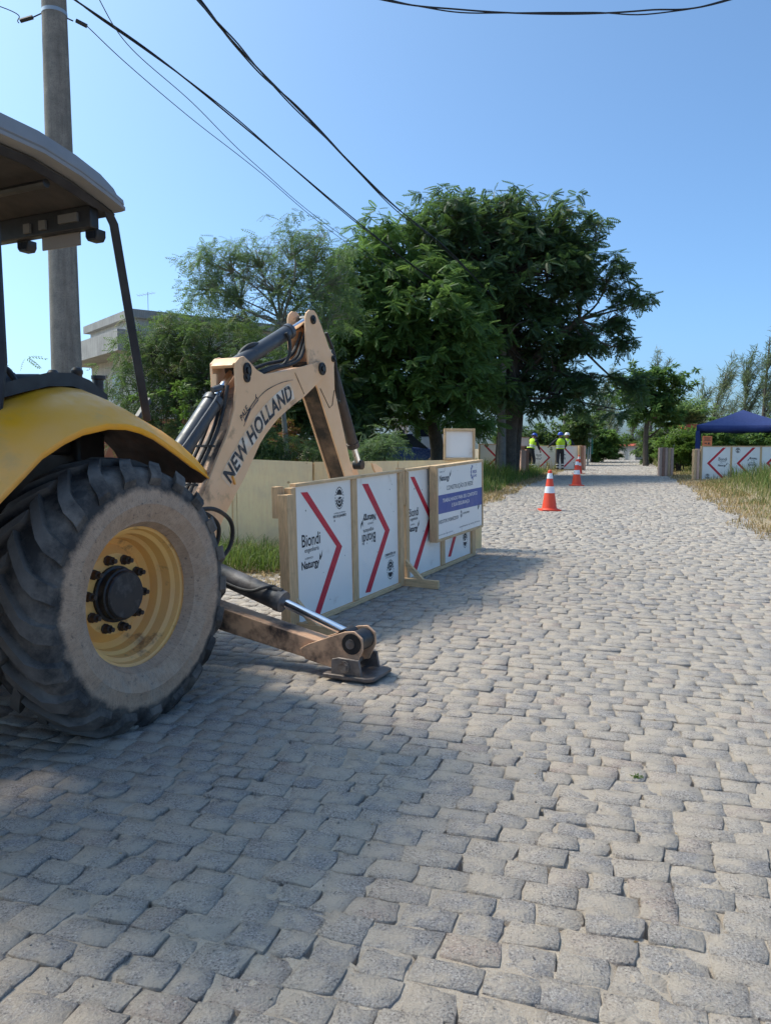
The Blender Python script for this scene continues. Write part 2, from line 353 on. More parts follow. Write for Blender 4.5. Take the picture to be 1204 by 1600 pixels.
MT['straw'] = leaf_mat('straw', [(0, (.20, .12, .055)), (.5, (.38, .24, .11)), (1, (.50, .36, .19))], .2, .7)
MT['cone_red'] = paint('cone_orange', (.80, .075, .025), .5, 0, (.72, .06, .03), 4, .4, .7, bmp=.03)
MT['cone_white'] = paint('reflective_white', (.78, .78, .80), .4, bmp=0)
MT['vest'] = paint('hi_vis_vest', (.52, .80, .02), .7, 0, (.44, .70, .02), 6, .4, .6, bmp=.2)
MT['cloth'] = paint('navy_workwear', (.014, .016, .026), .85, 0, (.022, .024, .036), 8, .4, .6, bmp=.3)
MT['reflect'] = paint('reflective_tape', (.62, .63, .62), .4, bmp=0)
MT['skin'] = paint('skin', (.24, .13, .085), .6, bmp=0)
MT['blue_helmet'] = paint('blue_helmet', (.02, .07, .42), .3, bmp=0); MT['white_helmet'] = paint('white_helmet', (.75, .76, .78), .3, bmp=0)
MT['tent'] = paint('navy_tent_cloth', (.018, .035, .145), .7, 0, (.022, .042, .165), 2, .4, .6, bmp=.2, bscale=8)
MT['orange'] = paint('orange_sign', (.72, .20, .075), .5, bmp=0)
MT['truck_white'] = paint('truck_white', (.72, .72, .73), .3, bmp=0); MT['car_blue'] = paint('car_blue', (.035, .06, .17), .25, 0, bmp=0)
MT['redroof'] = paint('red_roof_tile', (.55, .11, .06), .7, 0, (.45, .09, .05), 8, bmp=.3)
MT['green_net'] = paint('green_net', (.03, .16, .14), .8, bmp=.2)
MT['cable'] = paint('cable_black', (.012, .012, .016), .5, bmp=0)
MT['lamp_red'] = paint('tail_lamp', (.20, .02, .03), .2, bmp=0)
MT['galv'] = paint('galvanised', (.42, .42, .42), .4, .8, bmp=.1)

# ================================================================== THE SETTING
# ground: one sheet to the horizon
def axis(a, b, n): return list(np.linspace(a, b, n))
def build_ground():
    S = axis(-400, -20, 8) + axis(-12, 40, 105)[0:] + axis(41, 150, 60) + axis(170, 1500, 20)
    T = axis(-900, -60, 10) + axis(-50, -10, 30) + axis(-9.5, 10, 80) + axis(11, 50, 30) + axis(60, 900, 10)
    S = np.array(S); T = np.array(T); SS, TT = np.meshgrid(S, T, indexing='ij')
    Z = gz_st(SS, TT)
    rough = np.array([[noise.noise(Vector((s * .6, t * .6, 0))) * .05 + noise.noise(Vector((s * 2, t * 2, 5))) * .02 for t in T] for s in S])
    inroad = (TT > left_edge(SS) + .12) & (TT < right_edge(SS) - .12) & (SS < 200)
    Z = np.where(inroad, Z - .16, Z + rough * np.where(np.abs(TT) < 40, 1, 0) + .004)
    X = SS * RD.x + TT * RN.x; Y = SS * RD.y + TT * RN.y
    V = np.stack([X, Y, Z], -1).reshape(-1, 3); n, m = SS.shape
    i = np.arange(n * m).reshape(n, m)
    F = np.stack([i[:-1, :-1], i[1:, :-1], i[1:, 1:], i[:-1, 1:]], -1).reshape(-1, 4)[:, ::-1]
    tag(link('ground', np_mesh('ground', V, F, MT['ground'], smooth_=True)), kind='structure')
build_ground()

def sand_grid(S, T, fine):
    n, m = len(S), len(T); Z = np.zeros((n, m))
    for a, s in enumerate(S):
        for b, t in enumerate(T):
            h = -.012
            if fine:
                n1 = noise.noise(Vector((s * 1.7, t * 1.7, 3))); n2 = noise.noise(Vector((s * 13, t * 13, 8))); n3 = noise.noise(Vector((s * 34, t * 34, 1)))
                h = -.0050 + .0055 * n1 + .004 * n2 + .0035 * n3 - .09 * max(0.0, n2 - .14 + .12 * n1)
                h = max(min(h, .003), -.03)
            Z[a, b] = h
    SS, TT = np.meshgrid(S, T, indexing='ij'); Z += gz_st(SS, TT)
    V = np.stack([SS * RD.x + TT * RN.x, SS * RD.y + TT * RN.y, Z], -1).reshape(-1, 3)
    i = np.arange(n * m).reshape(n, m)
    return V, np.stack([i[:-1, :-1], i[1:, :-1], i[1:, 1:], i[:-1, 1:]], -1).reshape(-1, 4)[:, ::-1]
def build_road():
    V1, F1 = sand_grid(np.arange(1.0, 11.01, .026), np.arange(-4.1, 2.66, .026), True)
    V2, F2 = sand_grid(np.arange(11.0, 90, .4), np.linspace(-3.2, 2.3, 28), False)
    V3, F3 = sand_grid(np.arange(-12, 1.01, .5), np.linspace(-4.1, 2.66, 14), False)
    V = np.concatenate([V1, V2, V3]); F = np.concatenate([F1, F2 + len(V1), F3 + len(V1) + len(V2)])
    road = tag(link('road', np_mesh('road', V, F, MT['sand'], smooth_=True)), kind='structure')
    rnd = random.Random(5); stones = []
    s = .9
    while s < 74:
        p = rnd.uniform(.100, .130); t = float(left_edge(s)) + rnd.uniform(-.15, .15); te = float(right_edge(s)) + rnd.uniform(-.18, .12)
        while t < te:
            L = rnd.choice((rnd.uniform(.11, .16), rnd.uniform(.14, .19), rnd.uniform(.16, .22)))
            stones.append((s, p, t, L)); t += L
        s += p
    K = 10; vs = []; tints = []; info = []
    c, sn = math.cos(PITCH), math.sin(PITCH)
    for (s, p, t, L) in stones:
        g = rnd.uniform(-.001, .0025); g2 = rnd.uniform(.0, .006)
        j = lambda a: rnd.uniform(-a, a)
        c4 = [(t + g2 + j(.008), s + g + j(.006)), (t + L - g2 + j(.008), s + g + j(.006)), (t + L - g2 + j(.008), s + p - g + j(.006)), (t + g2 + j(.008), s + p - g + j(.006))]
        ct = sum(q[0] for q in c4) / 4; cs = sum(q[1] for q in c4) / 4
        out = []
        for e, seg in ((0, 3), (1, 2), (2, 3), (3, 2)):
            a, b = c4[e], c4[(e + 1) % 4]
            for k in range(seg):
                f = k / seg; q = (a[0] + (b[0] - a[0]) * f, a[1] + (b[1] - a[1]) * f)
                pull = rnd.uniform(-.02, .07) if k == 0 else rnd.uniform(-.05, .05)
                out.append((q[0] + (ct - q[0]) * pull + j(.006), q[1] + (cs - q[1]) * pull + j(.0055)))
        w = .035 * noise.noise(Vector((cs * .35, ct * .5, 2)))
        h0 = rnd.gauss(0, .0028); tx = rnd.gauss(0, .020); ty = rnd.gauss(0, .028)
        pts = [(ct, cs, h0 + .003)]
        for q in out: pts.append((ct + (q[0] - ct) * .975, cs + (q[1] - cs) * .965, h0 + j(.0025)))
        for q in out: pts.append((q[0], q[1], h0 - .0035 + j(.0015)))
        for q in out: pts.append((q[0], q[1], h0 - .075))
        P = []
        for (a, b, h) in pts:
            h += (a - ct) * tx + (b - cs) * ty
            b2 = b + w
            P.append((b2 * RD.x + a * RN.x, b2 * RD.y + a * RN.y, h))
        vs.append(P); r_ = rnd.random(); tints.append(r_); info.append((cs, ct))
    V = np.array(vs, np.float64)                       # n, 31, 3
    S_ = V[..., 0] * RD.x + V[..., 1] * RD.y; T_ = V[..., 0] * RN.x + V[..., 1] * RN.y
    V[..., 2] += gz_st(S_, T_)
    F = []
    for k in range(K):
        k2 = (k + 1) % K
        F += [(0, 1 + k, 1 + k2), (1 + k, 11 + k, 11 + k2), (1 + k, 11 + k2, 1 + k2), (11 + k, 21 + k, 21 + k2), (11 + k, 21 + k2, 11 + k2)]
    F = np.array(F)[:, ::-1]
    # which 300 show largest
    d = CAM_H - V[:, 11:21, 2]; zc = V[:, 11:21, 1] * c + d * sn; yc = d * c - V[:, 11:21, 1] * sn
    U = 602 + 1200 * V[:, 11:21, 0] / np.maximum(zc, .05); W = 800 + 1200 * yc / np.maximum(zc, .05)
    area = .5 * np.abs((U * np.roll(W, -1, 1) - np.roll(U, -1, 1) * W).sum(1))
    um, wm = U.mean(1), W.mean(1)
    ok = (um > -20) & (um < 1224) & (wm < 1620) & (zc.min(1) > .3) & ~((um < 260) & (wm < 1150))
    order = np.argsort(-np.where(ok, area, 0)); near = set(order[:300].tolist())
    tints = np.array(tints)
    for i in order[:300]:
        cen = V[i, 0].copy(); me = np_mesh('paving_stone', V[i] - cen, F, MT['stone'], {'tint': np.full(31, tints[i])}, False)
        o = link('paving_stone', me, road); o.location = cen
    rest = np.array([i for i in range(len(V)) if i not in near])
    nf = 31 * np.arange(len(rest))[:, None, None] + F[None]
    o = link('paving_stones', np_mesh('paving_stones', V[rest].reshape(-1, 3), nf.reshape(-1, 3), MT['stone'], {'tint': np.repeat(tints[rest], 31)}), road)
    tag(o, kind='stuff')
build_road()

# loose grit on the road
def build_grit():
    n = 1500; S = 1.6 + 6.5 * RNG.random(n) ** 1.5; T = RNG.uniform(-3.4, 2.2, n); sz = RNG.uniform(.0018, .0048, n)
    big = RNG.random(n) < .05; sz = np.where(big, sz * 1.9, sz)
    base = np.array([(1, 0, 0), (-1, 0, 0), (0, 1, 0), (0, -1, 0), (0, 0, 1), (0, 0, -1)], float)
    f = np.array([(0, 2, 4), (2, 1, 4), (1, 3, 4), (3, 0, 4), (2, 0, 5), (1, 2, 5), (3, 1, 5), (0, 3, 5)])
    V = base[None] * (sz[:, None, None] * RNG.uniform(.6, 1.3, (n, 6, 1)))
    P = np.stack([S * RD.x + T * RN.x, S * RD.y + T * RN.y, gz_st(S, T) + .004], -1)
    V = V + P[:, None]
    F = (6 * np.arange(n)[:, None, None] + f[None]).reshape(-1, 3)
    tag(link('grit', np_mesh('grit', V.reshape(-1, 3), F, MT['stone'], {'tint': np.repeat(RNG.random(n), 6)})), 'loose grit and pebbles scattered over the cobbles', 'grit', kind='stuff')
build_grit()

# ================================================================== BACKHOE
# machine frame: x = rearward, y = to the machine's right (away from the camera), z up; yo = distance to the left
MA = R(25.5)
HOE = thing('backhoe', 'yellow and tan backhoe loader parked with its boom over the barriers', 'backhoe', (-2.2886, 4.4196, 0), math.pi / 2 - MA)
def W(x, yo, z): return (x, -yo, z)

# ---- rear wheels
def tyre_mesh():
    b = MB(); RT = .672; WD = .215
    prof = [(.365, .150), (.385, .190), (.392, .204), (.402, .205), (.41, .211), (.47, .232), (.485, .238), (.492, .235), (.55, .236), (.61, .222), (.650, .195), (RT, .15), (RT + .004, .07), (RT + .005, 0)]
    prof = prof + [(r, -h) for r, h in prof[-2::-1]]
    # lathe about y; profile open towards the rim
    n = 72; V = []; m = len(prof)
    for r, h in prof:
        for k in range(n):
            a = 2 * math.pi * k / n; V.append((r * math.cos(a), h, r * math.sin(a)))
    F = [(i * n + k, i * n + (k + 1) % n, (i + 1) * n + (k + 1) % n, (i + 1) * n + k) for i in range(m - 1) for k in range(n)]
    b.add(V, F)
    # lugs: bars slanting from shoulder to centre, both sides staggered
    NL = 21
    def surf(h, dr):
        hs = [-.222, -.195, -.15, -.07, 0, .07, .15, .195, .222]; rs = [.605, .645, RT, RT + .004, RT + .005, RT + .004, RT, .645, .605]
        return float(np.interp(h, hs, rs)) + dr
    rr = random.Random(3)
    for side in (1, -1):
        for k in range(NL):
            a0 = 2 * math.pi * (k + (.5 if side < 0 else 0)) / NL
            rows = []
            path = [(.232, -.02, .40), (.222, 0, .95), (.196, .03, 1.0), (.15, .09, 1), (.08, .20, 1), (.01, .31, 1), (-.012, .35, .9)]
            wear = rr.uniform(.85, 1.1)
            for h, da, hh in path:
                wa = .062 if h > .19 else .052 if h > .05 else .046
                a = a0 + da; top = surf(h, .045 * hh * wear) if h < .2 else surf(min(h, .222), .040 * hh * wear)
                lo = surf(min(h, .222), -.02); sl = .010
                hh2 = h + (.012 if h > .2 else 0)
                P = lambda an, r_, h_: (r_ * math.cos(an), side * h_, r_ * math.sin(an))
                rows.append([P(a - wa - sl, lo, h), P(a - wa, top, hh2), P(a + wa, top, hh2), P(a + wa + sl, lo, h)])
            b.loft(rows)
            for e in (0, -1):
                b.add(rows[e], [(0, 1, 2, 3)])
    return b.mesh('tyre', MT['tyre'], 38)
def rim_mesh():
    b = MB()
    prof = [(.365, .150), (.372, .156), (.372, .142), (.352, .135), (.345, .105), (.325, .09), (.318, .035), (.300, .02), (.292, -.03), (.262, -.055), (.235, -.030), (.215, -.008), (.12, -.004), (.0, -.004)]
    b.lathe(prof, 64, 'y', cap=False); return b.mesh('wheel', MT['rim'], 30)
TY, RM = tyre_mesh(), rim_mesh()
def hub_mesh():
    b = MB(); b.lathe([(.150, -.004), (.150, .012), (.137, .016), (.137, .055), (.128, .060), (.125, .075), (.118, .082), (.0, .084)], 40, 'y'); return b.mesh('hub', MT['hub'], 30)
def nut_mesh():
    b = MB(); b.lathe([(.028, 0), (.028, .007), (.023, .009), (.023, .036), (.018, .041), (.013, .041), (.013, .060), (.0, .062)], 8, 'y'); return b.mesh('wheel_nut', MT['nut'], 30)
HB, NT = hub_mesh(), nut_mesh()
for sgn in (1, -1):
    w = link('wheel', RM, HOE); w.location = W(0, sgn * .955, .675)
    w.rotation_euler = (0, .1, math.pi if sgn > 0 else 0)
    # local +y of the wheel points outward
    link('tyre', TY, w)['label'] = 'worn black tyre with dusty tan sidewall'
    link('hub', HB, w)['label'] = 'black scratched hub cap'
    for k in range(10):
        a = 2 * math.pi * (k + .3) / 10; o = link('wheel_nut', NT, w); o.location = (.187 * math.cos(a), -.006, .187 * math.sin(a))

# ---- fenders
def fender(sgn):
    lip = [(-1.08, .62), (-1.02, .85), (-.93, 1.04), (-.80, 1.19), (-.68, 1.288), (-.556, 1.392), (-.432, 1.458), (-.318, 1.503), (-.155, 1.534), (-.03, 1.534), (.064, 1.518), (.16, 1.488), (.255, 1.443), (.36, 1.390), (.462, 1.334), (.54, 1.302), (.614, 1.262)]
    rid = [(-1.20, .72, .70), (-1.14, .72, 1.02), (-1.04, .72, 1.25), (-.88, .72, 1.43), (-.70, .72, 1.555), (-.52, .72, 1.635), (-.36, .72, 1.69), (-.22, .72, 1.74), (-.08, .72, 1.768), (.02, .73, 1.765), (.10, .74, 1.742), (.20, .78, 1.690), (.30, .83, 1.628), (.40, .89, 1.568), (.50, .95, 1.490), (.57, 1.02, 1.395), (.612, 1.08, 1.30)]
    rows = []
    for (lx, lz), (rx, ry, rz) in zip(lip, rid):
        e = .042 * (1 if lx < .5 else .5)
        inn = (rx, .48, rz + .012 if rx < .3 else rz - .03)
        row = [W(*inn), W(rx, ry - .05, rz - .002), W(rx * .97 + lx * .03, ry + .01, rz - .012)]
        for f in (.33, .66):
            row.append(W(rx + (lx - rx) * f, ry + (1.085 - ry) * f, rz + (lz + e - rz) * f + .018 * math.sin(f * math.pi)))
        row += [W(lx, 1.088, lz + e), W(lx, 1.10, lz + e - .012), W(lx, 1.10, lz)]
        rows.append([(x, y * sgn, z) for x, y, z in row])
    b = MB(); b.loft(rows); o = b.build('fender', MT['yellow'], HOE, 32)
    md = o.modifiers.new('solid', 'SOLIDIFY'); md.thickness = .012; md.offset = -1
    # liner under the shell
    rows2 = []
    for (lx, lz), (rx, ry, rz) in zip(lip, rid):
        rows2.append([(x, y * sgn, z) for x, y, z in (W(rx, .48, rz - .06), W(rx, ry - .03, rz - .06), W((rx + lx) / 2, (ry + 1.08) / 2, (rz + lz) / 2 - .02), W(lx, 1.082, lz + .008))])
    b = MB(); b.loft(rows2); l_ = b.build('fender_liner', MT['rust'], o, 40); l_['label'] = 'rust brown underside of the fender'
    md = l_.modifiers.new('solid', 'SOLIDIFY'); md.thickness = .006
    # black trim on top of the fender
    tr = [W(x, .60, z) for x, z in [(-1.0, 1.36), (-.85, 1.52), (-.66, 1.63), (-.48, 1.70), (-.30, 1.752), (-.15, 1.79), (0, 1.80), (.12, 1.77), (.24, 1.70)]]
    b = MB(); rr_ = [[(x, (y - .10) * sgn, z + .04), (x, (y - .10) * sgn, z - .03), (x, y * sgn - .0, z - .03), (x, (y + .0) * sgn, z + .02)] if sgn > 0 else [(x, (y - .1) * sgn, z + .04), (x, (y - .1) * sgn, z - .03), (x, y * sgn, z - .03), (x, y * sgn, z + .02)] for x, y, z in tr]
    b.loft(rr_, close=True); b.add(rr_[0], [(0, 1, 2, 3)]); b.add(rr_[-1], [(0, 1, 2, 3)]); b.build('fender_trim', MT['black'], HOE, 30)
fender(1); fender(-1)

# ---- chassis, floor, hood and front axle
b = MB(); b.bx(-2.6, 1.0, -.42, .42, .55, .95); b.bx(-.55, .95, -.70, .70, .80, .98); b.build('chassis', MT['steel'], HOE, bevel=.02)
b = MB(); b.prism([(-3.15, .75), (-3.2, 1.35), (-3.0, 1.47), (-1.25, 1.58), (-1.2, .75)], -.40, .40); b.build('hood', MT['yellow'], HOE, bevel=.04)
b = MB(); b.bar((-2.6, -.75, .48), (-2.6, .75, .48), .16, .16); b.build('front_axle', MT['steel'], HOE, bevel=.02)
for sg in (1, -1):
    b = MB(); b.lathe([(.24, -.14), (.36, -.15), (.44, -.12), (.475, -.06), (.478, 0), (.475, .06), (.44, .12), (.36, .15), (.24, .14)], 40, 'y', cap=False)
    fw = b.build('front_tyre', MT['tyre'], HOE); fw.location = (-2.6, sg * .88, .475)
    b = MB(); b.lathe([(.25, .15), (.24, .12), (.18, .05), (.12, .04), (.11, .10), (.0, .11)], 24, 'y', cap=False); r_ = b.build('front_rim', MT['rim'], fw); r_.rotation_euler = (0, 0, 0 if sg > 0 else math.pi)
# stabiliser housing across the rear
b = MB(); b.bx(1.02, 1.36, -.60, .60, .32, .60); b.bx(1.05, 1.34, -.40, -.22, .601, 1.10); b.bx(1.05, 1.34, .22, .40, .601, 1.10); 
b.build('rear_frame', MT['tan_dirty'], HOE, bevel=.012)
b = MB(); b.prism([(1.36, .42), (1.36, 1.02), (1.52, 1.08), (1.72, .98), (1.86, .70), (1.80, .50), (1.62, .40)], -.17, .17); b.build('swing_post', MT['tan_dirty'], HOE, bevel=.015)

# ---- boom
BL = [(2.203, 2.136), (2.212, 1.947), (2.178, 1.756), (2.088, 1.564), (1.944, 1.36), (1.806, 1.146), (1.673, .973), (1.575, .82), (1.56, .62), (1.64, .50)]
BR = [(2.262, 2.183), (2.321, 2.199), (2.41, 2.156), (2.501, 2.102), (2.611, 2.076), (2.85, 2.115), (3.092, 2.164), (3.30, 2.212), (3.475, 2.26), (3.56, 2.283), (3.63, 2.278), (3.688, 2.239), (3.69, 2.195), (3.658, 2.155), (3.616, 2.125), (3.471, 2.036), (3.274, 1.923), (3.10, 1.845), (2.941, 1.765), (2.82, 1.70), (2.732, 1.64), (2.62, 1.555), (2.533, 1.475), (2.436, 1.353), (2.31, 1.195), (2.159, 1.04), (2.013, .876), (1.885, .70), (1.79, .55)]
plate = [BL[0]] + BR + BL[:0:-1]
b = MB(); b.prism(plate, -.132, -.108); b.prism(plate, .108, .132)
boom = b.build('boom', MT['tan'], HOE, 30, bevel=.004)
boom['label'] = 'faded tan boom with black lettering'
body = [(2.165, 1.80), (2.10, 1.58), (1.955, 1.375), (1.815, 1.16), (1.69, .99), (1.60, .83), (1.585, .63), (1.66, .52)]
top = [(2.24, 1.86), (2.40, 1.93), (2.66, 2.04), (2.95, 2.11), (3.25, 2.18), (3.42, 2.22), (3.40, 2.03)]
low = [(3.27, 1.935), (3.10, 1.857), (2.941, 1.778), (2.74, 1.655), (2.54, 1.49), (2.32, 1.21), (2.165, 1.055), (2.02, .89), (1.895, .715), (1.80, .565)]
b = MB(); b.prism(body[::-1] + top + low, -.107, .107); b.build('boom_box', MT['tan_dirty'], boom, 30)
# bridge plate over the ears and weld beads on the plate
b = MB(); b.prism([(2.185, 2.115), (2.25, 2.176), (2.32, 2.192), (2.33, 2.165), (2.26, 2.15), (2.21, 2.095)], -.1075, .1075)
b.prism([(2.19, 1.93), (2.215, 1.93), (2.215, 2.05), (2.19, 2.05)], .06, .1075); b.build('ear_bridge', MT['tan'], boom)
b = MB()
b.tube([W(x, .134, z) for x, z in spline([(2.30, 1.62, 0), (2.42, 1.78, 0), (2.60, 1.92, 0), (2.85, 2.015, 0), (3.06, 2.06, 0)], 5) and [(p.x, p.y) for p in spline([(2.30, 1.62, 0), (2.42, 1.78, 0), (2.60, 1.92, 0), (2.85, 2.015, 0), (3.06, 2.06, 0)], 5)]], .004, 6)
b.build('weld_bead', MT['tan_dirty'], boom); b = MB(); b.tube([W(3.10, .134, 2.13), W(3.16, .134, 2.06), W(3.26, .134, 1.945)], .005, 6); b.build('weld_bead', MT['tan_dirty'], boom)
def pin(x, z, r, yo=.132, parent=HOE, h=.03, name='pivot_pin', sx=1.0, sz=1.0):
    for s in (1, -1):
        b = MB(); b.lathe([(r, 0), (r, h * .55), (r * .8, h * .7), (r * .78, h * .5), (r * .45, h * .5), (r * .42, h), (0, h)], 20, 'y')
        o = b.build(name, MT['grease'], parent, 30); o.location = (x, -s * yo, z); o.rotation_euler = (0, 0, math.pi if s > 0 else 0); o.scale = (sx, 1, sz)
pin(2.352, 2.085, .052, .131, boom, sz=1.25); pin(2.35, 2.03, .046, .130, boom, .022); pin(3.591, 2.209, .062, .131, boom); pin(1.70, .62, .06, .131, boom)
# lettering along the boom
def text2d(s, size=1.0, shear=0, offset=0, align='LEFT', sx=1.0, spacing=1.0):
    cu = bpy.data.curves.new('txt', 'FONT'); cu.body = s; cu.size = size; cu.shear = shear; cu.offset = offset; cu.align_x = align; cu.resolution_u = 3; cu.space_character = spacing
    o = bpy.data.objects.new('txt', cu); COL.objects.link(o)
    dg = bpy.context.evaluated_depsgraph_get(); me = bpy.data.meshes.new_from_object(o.evaluated_get(dg))
    V = [(v.co.x * sx, v.co.y) for v in me.vertices]; F = [tuple(p.vertices) for p in me.polygons]
    bpy.data.objects.remove(o); bpy.data.curves.remove(cu); bpy.data.meshes.remove(me); return V, F
def fit(VF, x0, x1, y0, y1, flip=False):
    V, F = VF; xs = [v[0] for v in V]; ys = [v[1] for v in V]; a, c_ = min(xs), max(xs); d, e = min(ys), max(ys)
    out = []
    for x, y in V:
        fx = (x - a) / (c_ - a); fy = (y - d) / (e - d)
        if flip: fx, fy = 1 - fx, 1 - fy
        out.append((x0 + (x1 - x0) * fx, y0 + (y1 - y0) * fy))
    return out, F
def lay(mb, VF, y, mi=0): mb.add([(x, y, z) for x, z in VF[0]], VF[1], mi)
LP = spline([(2.035, 1.165, 0), (2.094, 1.240, 0), (2.226, 1.370, 0), (2.318, 1.470, 0), (2.458, 1.590, 0), (2.571, 1.690, 0), (2.687, 1.770, 0), (2.806, 1.840, 0), (2.910, 1.895, 0), (3.0, 1.940, 0), (3.06, 1.965, 0)], 6)
LS = [0]
for a_, b_ in zip(LP, LP[1:]): LS.append(LS[-1] + (b_ - a_).length)
def along(f, off):
    d = f * LS[-1]; i = min(max(np.searchsorted(LS, d) - 1, 0), len(LP) - 2); t = (d - LS[i]) / (LS[i + 1] - LS[i])
    p = LP[i].lerp(LP[i + 1], t); tg = (LP[min(i + 3, len(LP) - 1)] - LP[max(i - 2, 0)]).normalized(); n = Vector((-tg.y, tg.x, 0)); q = p + n * off
    return q.x, q.y
V_, F_ = fit(text2d('NEW HOLLAND', 1, .10, .034, spacing=1.08), .02, .98, -.072, .072)
b = MB(); lay(b, ([along(x, y) for x, y in V_], F_), -.1365); o = b.build('lettering', MT['decal_dark'], boom, 0, fix=False); o['label'] = 'black lettering NEW HOLLAND'
b = MB(); b.loft([[W(*along(f, k)[:1], .1343, along(f, k)[1]) for k in (-.078, .078)] for f in np.linspace(0, 1, 40)]); o = b.build('lettering_band', MT['decal_light'], boom, 0); o['label'] = 'pale worn band behind the lettering'
V_, F_ = fit(text2d('PALE', 1, .2, .02), 0, .145, 0, .05); ca, sa = math.cos(R(47)), math.sin(R(47))
b = MB(); tr_ = lambda x, z: (2.275 + x * ca - z * sa, 1.66 + x * sa + z * ca)
lay(b, ([tr_(x, z) for x, z in V_], F_), -.1345); b.flat([tr_(*p) for p in [(.02, -.045), (.03, -.012), (.17, -.004), (.17, -.018)]], -.1345)
for q in ([(.13, -.006), (.30, -.02), (.30, -.012), (.13, .004)], [(.15, -.028), (.30, -.048), (.30, -.04), (.15, -.02)], [(.295, -.048), (.305, -.048), (.305, -.012), (.295, -.012)], [(.28, -.01), (.305, .018), (.312, .012), (.295, -.014)]): b.flat([tr_(*p) for p in q], -.1345)
b.build('sticker', MT['print_black'], boom, 0, fix=False)['label'] = 'small black arm shaped sticker reading PALE'
# ---- dipper
DP = [(3.344, 2.663), (3.365, 2.715), (3.42, 2.752), (3.50, 2.757), (3.545, 2.735), (3.643, 2.626), (3.72, 2.53), (3.788, 2.437), (3.83, 2.40), (3.874, 2.375), (3.895, 2.33), (3.885, 2.25), (3.897, 2.023), (4.28, 1.17), (4.43, .83), (4.40, .74), (4.32, .74), (4.10, 1.16), (3.56, 2.02), (3.42, 2.16), (3.37, 2.30), (3.35, 2.45)]
b = MB(); b.prism(DP, -.106, -.088); b.prism(DP, .088, .106); dip = b.build('dipper', MT['tan'], HOE, 30, bevel=.003); dip['label'] = 'tan dipper arm stained dark underneath'
DB = [(3.50, 2.10), (3.40, 2.25), (3.55, 2.28), (3.80, 2.28), (3.865, 2.22), (3.88, 2.02), (4.26, 1.17), (4.40, .85), (4.37, .77), (4.33, .77), (4.115, 1.16), (3.58, 2.01)]
b = MB(); b.prism(DB, -.0875, .0875); b.prism([(3.53, 2.72), (3.60, 2.66), (3.78, 2.43), (3.76, 2.42), (3.58, 2.64), (3.52, 2.70)], -.0875, .0875); b.build('dipper_box', paint('stained_underside', (.30, .18, .10), .6, 0, (.18, .11, .07), 3, .3, .6, (.022, .017, .015), 1.7, .40, .56, .2), dip, 30)
b = MB(); b.tube([W(3.60, .109, 2.02), W(3.78, .109, 1.84), W(3.84, .109, 1.87), W(3.88, .109, 2.02)], .004, 6); b.build('weld_bead', MT['rust'], dip)
pin(3.47, 2.665, .042, .105, dip); pin(3.862, 2.335, .034, .105, dip); pin(4.37, .80, .045, .105, dip)
# ---- hydraulic cylinders in the boom plane
def cylinder(name, a, b_, rb, rr_, split, mat, yo=0, gland=1.12, parent=HOE, lab=None):
    a = Vector(W(a[0], yo, a[1])); c_ = Vector(W(b_[0], yo, b_[1])); m = a.lerp(c_, split); d = (c_ - a).normalized()
    b = MB(); b.tube([a, a + d * .03, m - d * .06, m - d * .058, m - d * .004, m], [rb * .9, rb, rb, rb * gland, rb * gland, rb * gland * .93], 24)
    o = b.build(name, mat, parent, 30)
    if lab: o['label'] = lab
    b = MB(); b.tube([m - d * .02, c_], rr_, 18); b.build('piston_rod', MT['chrome'], o, 30)
    b = MB(); b.tube([c_ + Vector((0, -.05, 0)), c_ + Vector((0, .05, 0))], rr_ * 1.5, 16); b.build('cylinder_eye', MT['grease'], o, 30); b = MB(); b.tube([a + Vector((0, -.06, 0)), a + Vector((0, .06, 0))], rb * .85, 16); b.build('cylinder_eye', MT['grease'], o, 30)
    return o
bc = cylinder('boom_cylinder', (1.36, 1.12), (2.345, 2.09), .077, .034, .735, MT['cyl'], lab='thick grey boom cylinder')
dc = cylinder('dipper_cylinder', (2.36, 2.13), (3.52, 2.672), .066, .033, .745, MT['cyl'], lab='grey dipper cylinder on top of the boom')
kc = cylinder('bucket_cylinder', (3.945, 2.39), (4.62, 1.25), .060, .036, .83, MT['brown_cyl'], lab='muddy brown bucket cylinder')
b = MB(); b.tube([W(x, y, z) for x, y, z in [(1.52, .085, 1.40), (1.60, .10, 1.47), (1.95, .10, 1.80), (2.04, .088, 1.885)]], .011, 8); b.build('pressure_pipe', MT['cyl'], bc, 40); b = MB(); b.tube([W(2.0, .05, 1.90), W(2.08, .075, 1.93)], .026, 10); b.build('pressure_pipe', MT['cyl'], bc, 40)
b = MB(); b.tube(spline([W(2.44, -.02, 2.20), W(2.52, -.02, 2.275), W(2.60, .0, 2.325), W(2.72, .0, 2.345), W(2.78, 0, 2.33)], 5), .024, 10); b.build('pressure_pipe', MT['hose'], dc, 40); b = MB(); b.tube(spline([W(3.05, .075, 2.49), W(3.08, .09, 2.42), W(3.08, .09, 2.30), W(3.04, .06, 2.21), W(2.96, .04, 2.17)], 6), .017, 8); b.build('pressure_pipe', MT['hose'], dc, 40)
b = MB(); b.tube(spline([W(3.86, .03, 2.60), W(3.97, .05, 2.42), W(4.02, .06, 2.2), W(4.08, .05, 2.0), W(4.12, .03, 1.9)], 5), .017, 8); b.build('pressure_pipe', MT['hose'], kc, 40); b = MB(); b.tube([W(4.09, .07, 1.92), W(4.14, -.05, 1.96)], .012, 8)
b.build('pressure_pipe', MT['hose'], kc, 40)
